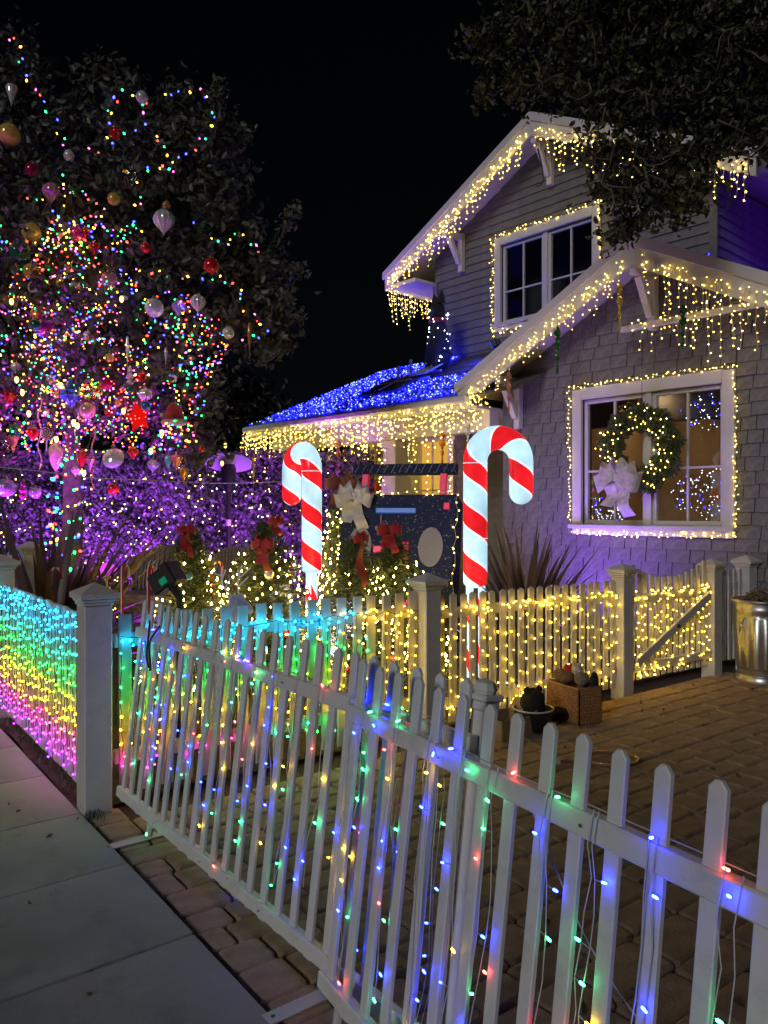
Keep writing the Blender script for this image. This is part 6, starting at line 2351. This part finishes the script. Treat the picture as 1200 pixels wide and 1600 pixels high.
ORN = [
    ('pale inverted glass cone ornament near the top left edge', 18, 145, 18, 'cone', 'silver', {'tall': 34}),
    ('large gold ball ornament at the upper left edge', 15, 210, 34, 'ball', 'gold', {}),
    ('pearly ball ornament among the upper left lights', 108, 243, 17, 'ball', 'pearl', {}),
    ('silver ball ornament at the top of the middle bough', 222, 152, 19, 'ball', 'silver', {}),
    ('red fluted ornament in the upper middle of the tree', 180, 208, 20, 'onion', 'red', {}),
    ('pink fluted ornament left of the tree centre', 80, 300, 28, 'onion', 'pink', {}),
    ('clear silvery drop ornament high in the middle', 204, 277, 28, 'onion', 'silver', {'glassy': True}),
    ('small gold and silver ball right of the pink ornament', 178, 311, 20, 'ball', 'gold', {}),
    ('dark red ball in the shadows of the upper left boughs', 50, 265, 22, 'ball', 'crimson', {}),
    ('bright fluted silver onion ornament in the middle of the tree', 256, 345, 34, 'onion', 'silver', {}),
    ('tiny copper ball just above the bright silver onion', 260, 321, 13, 'ball', 'copper', {}),
    ('gold ball above the large dark green ball', 50, 363, 30, 'ball', 'gold', {}),
    ('large dark green ball at the left of the tree', 31, 393, 32, 'ball', 'green', {}),
    ('bright red ball alone at the right of the tree', 330, 415, 25, 'ball', 'red', {}),
    ('small red ball left of the bright red one', 228, 387, 17, 'ball', 'red', {}),
    ('magenta speckled ball in the left middle', 120, 365, 24, 'ball', 'magenta', {}),
    ('red drop ornament right of the magenta speckled ball', 148, 388, 20, 'onion', 'red', {}),
    ('gold ball beside the small dark green ball', 48, 424, 24, 'ball', 'gold', {}),
    ('small dark green ball left of the big clear ball', 75, 423, 18, 'ball', 'green', {}),
    ('big clear glass ball in the left middle', 110, 440, 38, 'ball', 'pearl', {'glassy': True}),
    ('rose ball right of the big clear ball', 171, 437, 26, 'ball', 'rose', {}),
    ('pearly disc ornament under the gold ball', 55, 447, 24, 'disc', 'pearl', {}),
    ('large silver ball right of the tree centre', 241, 481, 30, 'ball', 'silver', {}),
    ('blue silver fluted ornament right of the large silver ball', 280, 480, 23, 'onion', 'lilac', {}),
    ('pale lavender shell ornament on the right bough', 309, 473, 25, 'onion', 'pearl', {}),
    ('white half lit ball under the right bough', 357, 520, 19, 'ball', 'white', {}),
    ('long copper icicle hanging from the right bough', 390, 537, 11, 'icicle', 'copper', {'tall': 66}),
    ('red ball above the green ball at left', 60, 490, 24, 'ball', 'salmon', {}),
    ('green ball before the magenta ring at left', 56, 508, 19, 'ball', 'green', {'d': 7.05}),
    ('magenta ball behind the green ball at left', 70, 512, 30, 'ball', 'magenta', {}),
    ('long clear icicle in the middle of the tree', 199, 560, 9, 'icicle', 'silver', {'tall': 70}),
    ('short clear icicle right of the long one', 259, 560, 7, 'icicle', 'silver', {'tall': 34}),
    ('crimson ball over the dark gap in the tree', 165, 598, 22, 'ball', 'crimson', {}),
    ('large blue ribbed lantern ornament at left', 111, 615, 36, 'lantern', 'blue', {}),
    ('clear champagne ribbed ornament beside the blue lantern', 143, 612, 32, 'pumpkin', 'cream', {'glassy': True}),
    ('peach ball under the champagne ornament', 137, 641, 26, 'ball', 'peach', {}),
    ('white beaded finial under the long clear icicle', 203, 588, 13, 'finial', 'white', {'tall': 32}),
    ('small green ball under the white finial', 203, 608, 14, 'ball', 'green', {}),
    ('small red ball right of the white finial', 221, 589, 16, 'ball', 'red', {}),
    ('pearly ribbed ornament above the red glowing star', 227, 616, 22, 'pumpkin', 'pearl', {}),
    ('blue ball hanging before the red glowing star', 228, 634, 16, 'ball', 'blue', {'d': 7.0}),
    ('red flower like ornament at the left edge', 10, 622, 26, 'onion', 'red', {}),
    ('shiny green ball low at the left edge', 22, 672, 20, 'ball', 'green', {}),
    ('red and pink fluted ornament right of the shiny green ball', 52, 677, 20, 'onion', 'red', {}),
    ('salmon cone ornament below the shiny green ball', 20, 690, 18, 'cone', 'salmon', {'tall': 28}),
    ('clear silver lantern at the left edge', 8, 701, 28, 'lantern', 'silver', {'glassy': True}),
    ('brown lollipop ornament with a white swirl', 73, 676, 22, 'lollipop', 'brown', {}),
    ('cream swirl ornament hanging below the lollipop', 87, 713, 24, 'swirl', 'cream', {'tall': 46}),
    ('large lilac ribbed ball at the left edge', 9, 762, 32, 'pumpkin', 'lilac', {}),
    ('purple ringed finial right of the lilac ribbed ball', 36, 766, 13, 'finial', 'magenta', {'tall': 30}),
    ('red swirl candy ornament low in the tree', 128, 716, 18, 'swirl', 'red', {'tall': 26}),
    ('pink cone ornament beside the red swirl candy', 141, 722, 13, 'cone', 'pink', {'tall': 24}),
    ('red ball hanging before the hedge', 177, 764, 18, 'ball', 'red', {}),
    ('silver and red plate ornament low in the middle', 177, 716, 34, 'disc', 'silver', {}),
    ('fluted red candy ornament right of the plate', 208, 707, 17, 'onion', 'red', {}),
    ('lilac bell ornament left of the blue drop', 239, 727, 18, 'onion', 'lilac', {}),
    ('blue glass drop ornament left of the salmon heart', 263, 722, 13, 'cone', 'aqua', {'tall': 26}),
    ('salmon heart shaped drop low at the right', 276, 720, 20, 'cone', 'salmon', {'tall': 26}),
    ('orange drop lowest at the right of the tree', 287, 740, 15, 'cone', 'orange', {'tall': 26}),
    ('lilac pearl ball under the tulle of the lower left', 55, 770, 18, 'ball', 'lilac', {}),
    ('tiny red bead low at the right of the tree', 315, 702, 9, 'ball', 'red', {}),
]
for lab, x, y, sz, kd, col, kw in ORN:
    orn(lab, x, y, sz, kd, col, **kw)

# red glowing star and the red and white hat
c = at(216, 652, 7.3)
pts = []
for k in range(10):
    a = math.pi / 2 + k * math.pi / 5 + 0.2
    rr = 0.135 if k % 2 == 0 else 0.07
    pts.append(c + Vector((math.cos(a) * rr, 0, math.sin(a) * rr * 1.15)))
t = root('lit_star', 'red glowing star lantern with red lights in the tree', 'star lantern', c)
cc, bk_ = c + Vector((0, -0.045, 0)), c + Vector((0, 0.045, 0))
MB().add(pts + [cc, bk_], [(k, (k + 1) % 10, 10) for k in range(10)] + [((k + 1) % 10, k, 11) for k in range(10)]).build('shade', glow('star_shade', (0.9, 0.008, 0.006), 0.85), t)
mb = MB()
for k in range(42):
    mb.octa(c + Vector((RND.gauss(-0.05, 0.09), -0.06, RND.gauss(0.0, 0.1))), 0.006)
mb.build('lights', BUL['red'], t, kind='stuff')
MB().tube([c + Vector((0, 0, 0.14)), c + Vector((0, 0.02, 0.24))], 0.002, 3).build('cord', M['black'], t)
c = at(272, 650, 7.35)
t = root('felt_hat', 'red felt hat with a white brim among the leaves', 'hat', c)
MB().lathe([(0.1, -0.05), (0.095, 0.0), (0.075, 0.06), (0.04, 0.11), (0.01, 0.13)], c, 18).build('crown', M['redribbon'], t, smooth=True)
MB().lathe([(0.1, -0.085), (0.12, -0.075), (0.12, -0.045), (0.1, -0.035)], c, 18).build('brim', PB['white'], t, smooth=True)
MB().lathe([(0.002, -0.03), (0.026, -0.014), (0.026, 0.014), (0.002, 0.03)], c + Vector((-0.1, -0.04, 0.0)), 10).build('pompom', PB['white'], t, smooth=True)

# ------------------------------------------------------------------ coloured lights in the big tree
KEYS = ['tred', 'tamb', 'tblu', 'tgrn', 'tblu', 'tamb', 'tgrn', 'tpnk']
def strand(label, pts, step, d, br=0.0115, jit=0.03):
    P_ = smoothpath([at(x, y, d) for x, y in pts], 8)
    bl_, acc, i = [], 0.0, RND.randint(0, 7)
    for a, b in zip(P_[:-1], P_[1:]):
        acc += (b - a).length
        while acc > step:
            acc -= step * RND.uniform(0.7, 1.3)
            bl_.append((b + Vector([RND.gauss(0, jit) * k for k in (1, 0.4, 1)]), KEYS[i % 8])); i += RND.choice((1, 1, 2))
    string_thing('tree_lights', label, P_[0], [P_], bl_, M['dkwire'], 0.003, br, 'coloured light strands in the big tree')
strand('coloured light strand falling from the top left of the tree', [(0, 50), (38, 70), (30, 110), (60, 140), (65, 165), (80, 185), (95, 220), (105, 250), (100, 300), (90, 330)], 0.085, 7.3)
strand('coloured light strand looping round the upper middle bough', [(125, 240), (165, 230), (185, 205), (165, 165), (200, 145), (225, 170), (245, 150), (290, 145), (320, 142), (333, 180), (310, 225), (272, 240), (245, 215), (205, 190)], 0.085, 7.3)
strand('coloured light strand down the middle of the tree', [(280, 235), (268, 270), (232, 262), (222, 300), (214, 335), (208, 370), (180, 385), (200, 410), (250, 430)], 0.08, 7.25)
strand('coloured light strand swagging to the right hand twigs', [(300, 330), (312, 360), (348, 382), (370, 365), (398, 385), (410, 405)], 0.08, 7.6, jit=0.02)
strand('coloured light strand along the lower right boughs', [(255, 430), (310, 435), (370, 445), (375, 470), (390, 495), (420, 515), (390, 530), (355, 550), (330, 575), (320, 590)], 0.08, 7.4)
def wander(label, cx_, cy_, sx, sy, n, seed, pal, br=0.0105):
    """a strand that winds about inside an ellipse of the crown"""
    R = random.Random(seed)
    x, y, a = cx_ + R.uniform(-.4, .4) * sx, cy_ + R.uniform(-.4, .4) * sy, R.uniform(0, 6.28)
    d = 7.3
    W_, b_ = [], []
    for k in range(n):
        a += R.gauss(0, 0.75)
        st = R.uniform(5, 15)
        x2, y2 = x + math.cos(a) * st, y + math.sin(a) * st
        if ((x2 - cx_) / sx) ** 2 + ((y2 - cy_) / sy) ** 2 > 1:
            a = math.atan2(cy_ - y, cx_ - x) + R.gauss(0, 0.6)
            x2, y2 = x + math.cos(a) * st, y + math.sin(a) * st
        x, y = x2, y2
        d = min(7.6, max(7.05, d + R.gauss(0, 0.07)))
        p = at(x, y, d)
        W_.append(p)
        b_.append((p + Vector((0, 0, -0.01)), R.choice(pal)))
    string_thing('tree_lights', label, W_[0], [W_], b_, M['dkwire'], 0.002, br, 'coloured light strands in the big tree')
PW = KEYS + ['tpnk', 'tred', 'tamb', 'warm']
for k, (cx_, cy_, sx, sy, n, lab) in enumerate((
        (50, 400, 95, 85, 105, 'dense coloured strand in the left middle of the tree'), (150, 465, 105, 60, 95, 'dense coloured strand below the big clear ball'), (35, 540, 75, 75, 110, 'dense coloured strand at the lower left of the tree'),
        (125, 620, 75, 55, 100, 'coloured strand around the blue lantern ornament'), (292, 590, 38, 90, 100, 'coloured strand down the right flank of the tree'), (230, 680, 90, 28, 46, 'coloured strand along the lowest boughs'),
        (110, 325, 100, 50, 40, 'coloured strand in the upper left boughs'), (250, 500, 70, 50, 60, 'coloured strand under the large silver ball'), (40, 660, 60, 40, 60, 'coloured strand in the lowest left boughs'), (190, 590, 50, 50, 50, 'coloured strand around the dark gap in the tree'))):
    wander(lab, cx_, cy_, sx, sy, n, 100 + k, PW if cx_ < 200 else KEYS)
for k, (cx_, cy_, sx, sy, n, lab) in enumerate((
        (60, 470, 90, 60, 130, 'fine coloured fairy strand round the green and magenta balls'), (100, 560, 110, 60, 150, 'fine coloured fairy strand above the blue lantern'), (50, 610, 80, 50, 130, 'fine coloured fairy strand left of the blue lantern'),
        (180, 520, 90, 50, 110, 'fine coloured fairy strand left of the long clear icicle'), (120, 690, 110, 40, 110, 'fine coloured fairy strand over the lollipop and cream swirl'), (220, 640, 70, 60, 90, 'fine coloured fairy strand round the red star'),
        (140, 395, 110, 60, 90, 'fine coloured fairy strand round the magenta speckled ball'), (310, 540, 60, 50, 60, 'fine coloured fairy strand below the white ball'))):
    wander(lab, cx_, cy_, sx, sy, n, 300 + k, PW, 0.0075)
# bead garlands and many small balls deep in the leaves
for x0, y0, y1, col, lab in ((146, 665, 765, 'gold', 'gold bead garland hanging right of the cream swirl'), (62, 615, 735, 'cream', 'pale bead garland hanging beside the lollipop'), (120, 640, 700, 'silver', 'silver bead garland below the blue lantern')):
    t = root('bead_garland', lab, 'garland', at(x0, y0, 7.15), 'bead garlands in the big tree')
    mb = MB()
    n = int((y1 - y0) / 2.6)
    for k in range(n):
        mb.octa(at(x0 + 3 * math.sin(k * 0.35), y0 + (y1 - y0) * k / n, 7.15), 0.0095)
    mb.build('beads', bauble_mat(col, COLS[col]), t, kind='stuff')
    MB().tube([at(x0, y0 - 4, 7.15), at(x0, y0 + 4, 7.15)], 0.002, 3).build('thread', M['cap'], t)
RS = random.Random(77)
SEEN = set()
for k in range(54):
    x, y = RS.gauss(85, 75), RS.gauss(545, 105)
    if not (-5 < x < 300 and 330 < y < 745):
        continue
    col = RS.choice(['gold', 'silver', 'red', 'magenta', 'pearl', 'rose'])
    kd = RS.choice(['ball', 'ball', 'onion'])
    cn = {'magenta': 'pink', 'pearl': 'pearly', 'rose': 'rosy'}.get(col, col)
    near = sorted(ORN, key=lambda o: (o[1] - x) ** 2 + (o[2] - y) ** 2)
    lab = None
    for o in near[:6]:
        dx, dy = x - o[1], y - o[2]
        if abs(dx) > abs(dy) * 2: rel = 'right of' if dx > 0 else 'left of'
        elif abs(dy) > abs(dx) * 2: rel = 'below' if dy > 0 else 'above'
        else: rel = ('below and ' if dy > 0 else 'above and ') + ('right of' if dx > 0 else 'left of')
        core = o[0]
        for w in (' near ', ' at ', ' among ', ' in ', ' left ', ' right ', ' just ', ' above ', ' beside ', ' under ', ' over ', ' low ', ' high ', ' alone ', ' hanging ', ' before ', ' behind ', ' below ', ' lowest ', ' with '):
            core = core.split(w)[0]
        cand = 'small %s %s %s the %s' % (cn, 'ball' if kd == 'ball' else 'fluted drop', rel, core)
        if cand not in SEEN:
            lab = cand
            break
    if lab is None:
        continue
    SEEN.add(lab)
    orn(lab, x, y, RS.uniform(9, 17), kd, col, d=RS.uniform(7.15, 7.5))

# lights wound round the trunk
W_ = []
b_ = []
for k in range(150):
    f = k / 149
    a = f * 60
    x, y = lerp(96, 112, f), lerp(935, 700, f)
    c = at(x, y, 8.0)
    p = c + Vector((math.cos(a) * 0.15, math.sin(a) * 0.15 - 0.02, 0))
    W_.append(p)
    if RND.random() < 0.8:
        b_.append((p + Vector((RND.gauss(0, 0.03), -0.03, 0)), RND.choice(['tgrn', 'tblu', 'tgrn', 'tred', 'tamb', 'tblu', 'tgrn'])))
string_thing('trunk_lights', 'green and blue lights wound round the trunk of the big tree', W_[0], [W_], b_, M['dkwire'], 0.003, 0.016)

# festoon bulbs on a cord, and the cord across the hedge
fp = [(26, 592), (35, 612), (95, 601), (45, 645), (115, 659), (121, 664), (193, 641), (88, 685), (236, 703), (131, 738), (352, 695), (347, 723), (253, 675), (190, 466), (18, 470)]
fb = mat('festoon_glass', (0.9, 0.7, 0.4), 0.2, 0.05, emit=(1.0, 0.7, 0.16), estr=3.0)
fm = MB().lathe([(0.002, -0.04), (0.014, -0.03), (0.02, -0.012), (0.017, 0.008), (0.009, 0.02)], n=10).mesh('festoon_glass', fb, True)
fc = MB().lathe([(0.009, 0.018), (0.01, 0.02), (0.01, 0.042), (0.004, 0.045)], n=8).mesh('festoon_socket', M['black'])
order = sorted(fp)
t = root('festoon_string', 'string of large warm bulbs strung through the tree to the heater', 'string lights', at(26, 592, 6.9))
mb = MB()
pp = [at(x, y - 9, 7.1 if x < 300 else 8.9) for x, y in order]
mb.tube(smoothpath(pp, 4), 0.003, 4)
mb.build('cord', M['black'], t)
for x, y in fp:
    p = at(x, y, 7.1 if x < 300 else 8.9)
    b = place(fm, 'bulb', t, p)
    place(fc, 'socket', b, p)
cp = [at(x, y, 9.6) for x, y in ((-20, 728), (60, 736), (110, 743), (150, 747), (250, 751), (350, 755), (450, 752))]
tag(MB().tube(smoothpath(cp, 5), 0.006, 5).build('guy_cord', M['clwire']), 'pale cord stretched across in front of the purple hedge', 'cord')
# potted succulents on the left post
t = root('succulent_box', 'small white planter of succulents at the left edge behind the post', 'planter', at(8, 880, 6.2))
pc = at(10, 873, 6.2)
for k in range(3):
    MB().cbox(pc + Vector((-0.06 + 0.05 * k, 0, 0)), (0.042, 0.05, 0.06), 0.004).build('pot', M['trim'], t)
    for j in range(7):
        a = j * 0.9
        b0 = pc + Vector((-0.06 + 0.05 * k, 0, 0.03))
        MB().tube([b0, b0 + Vector((math.cos(a) * 0.02, math.sin(a) * 0.02, 0.05)), b0 + Vector((math.cos(a) * 0.035, math.sin(a) * 0.03, 0.08 + 0.02 * k))], [0.008, 0.007, 0.001], 4).build('leaf', M['agave'], t)
for o in bpy.data.objects:
    if '_w' in o:
        del o['_w']
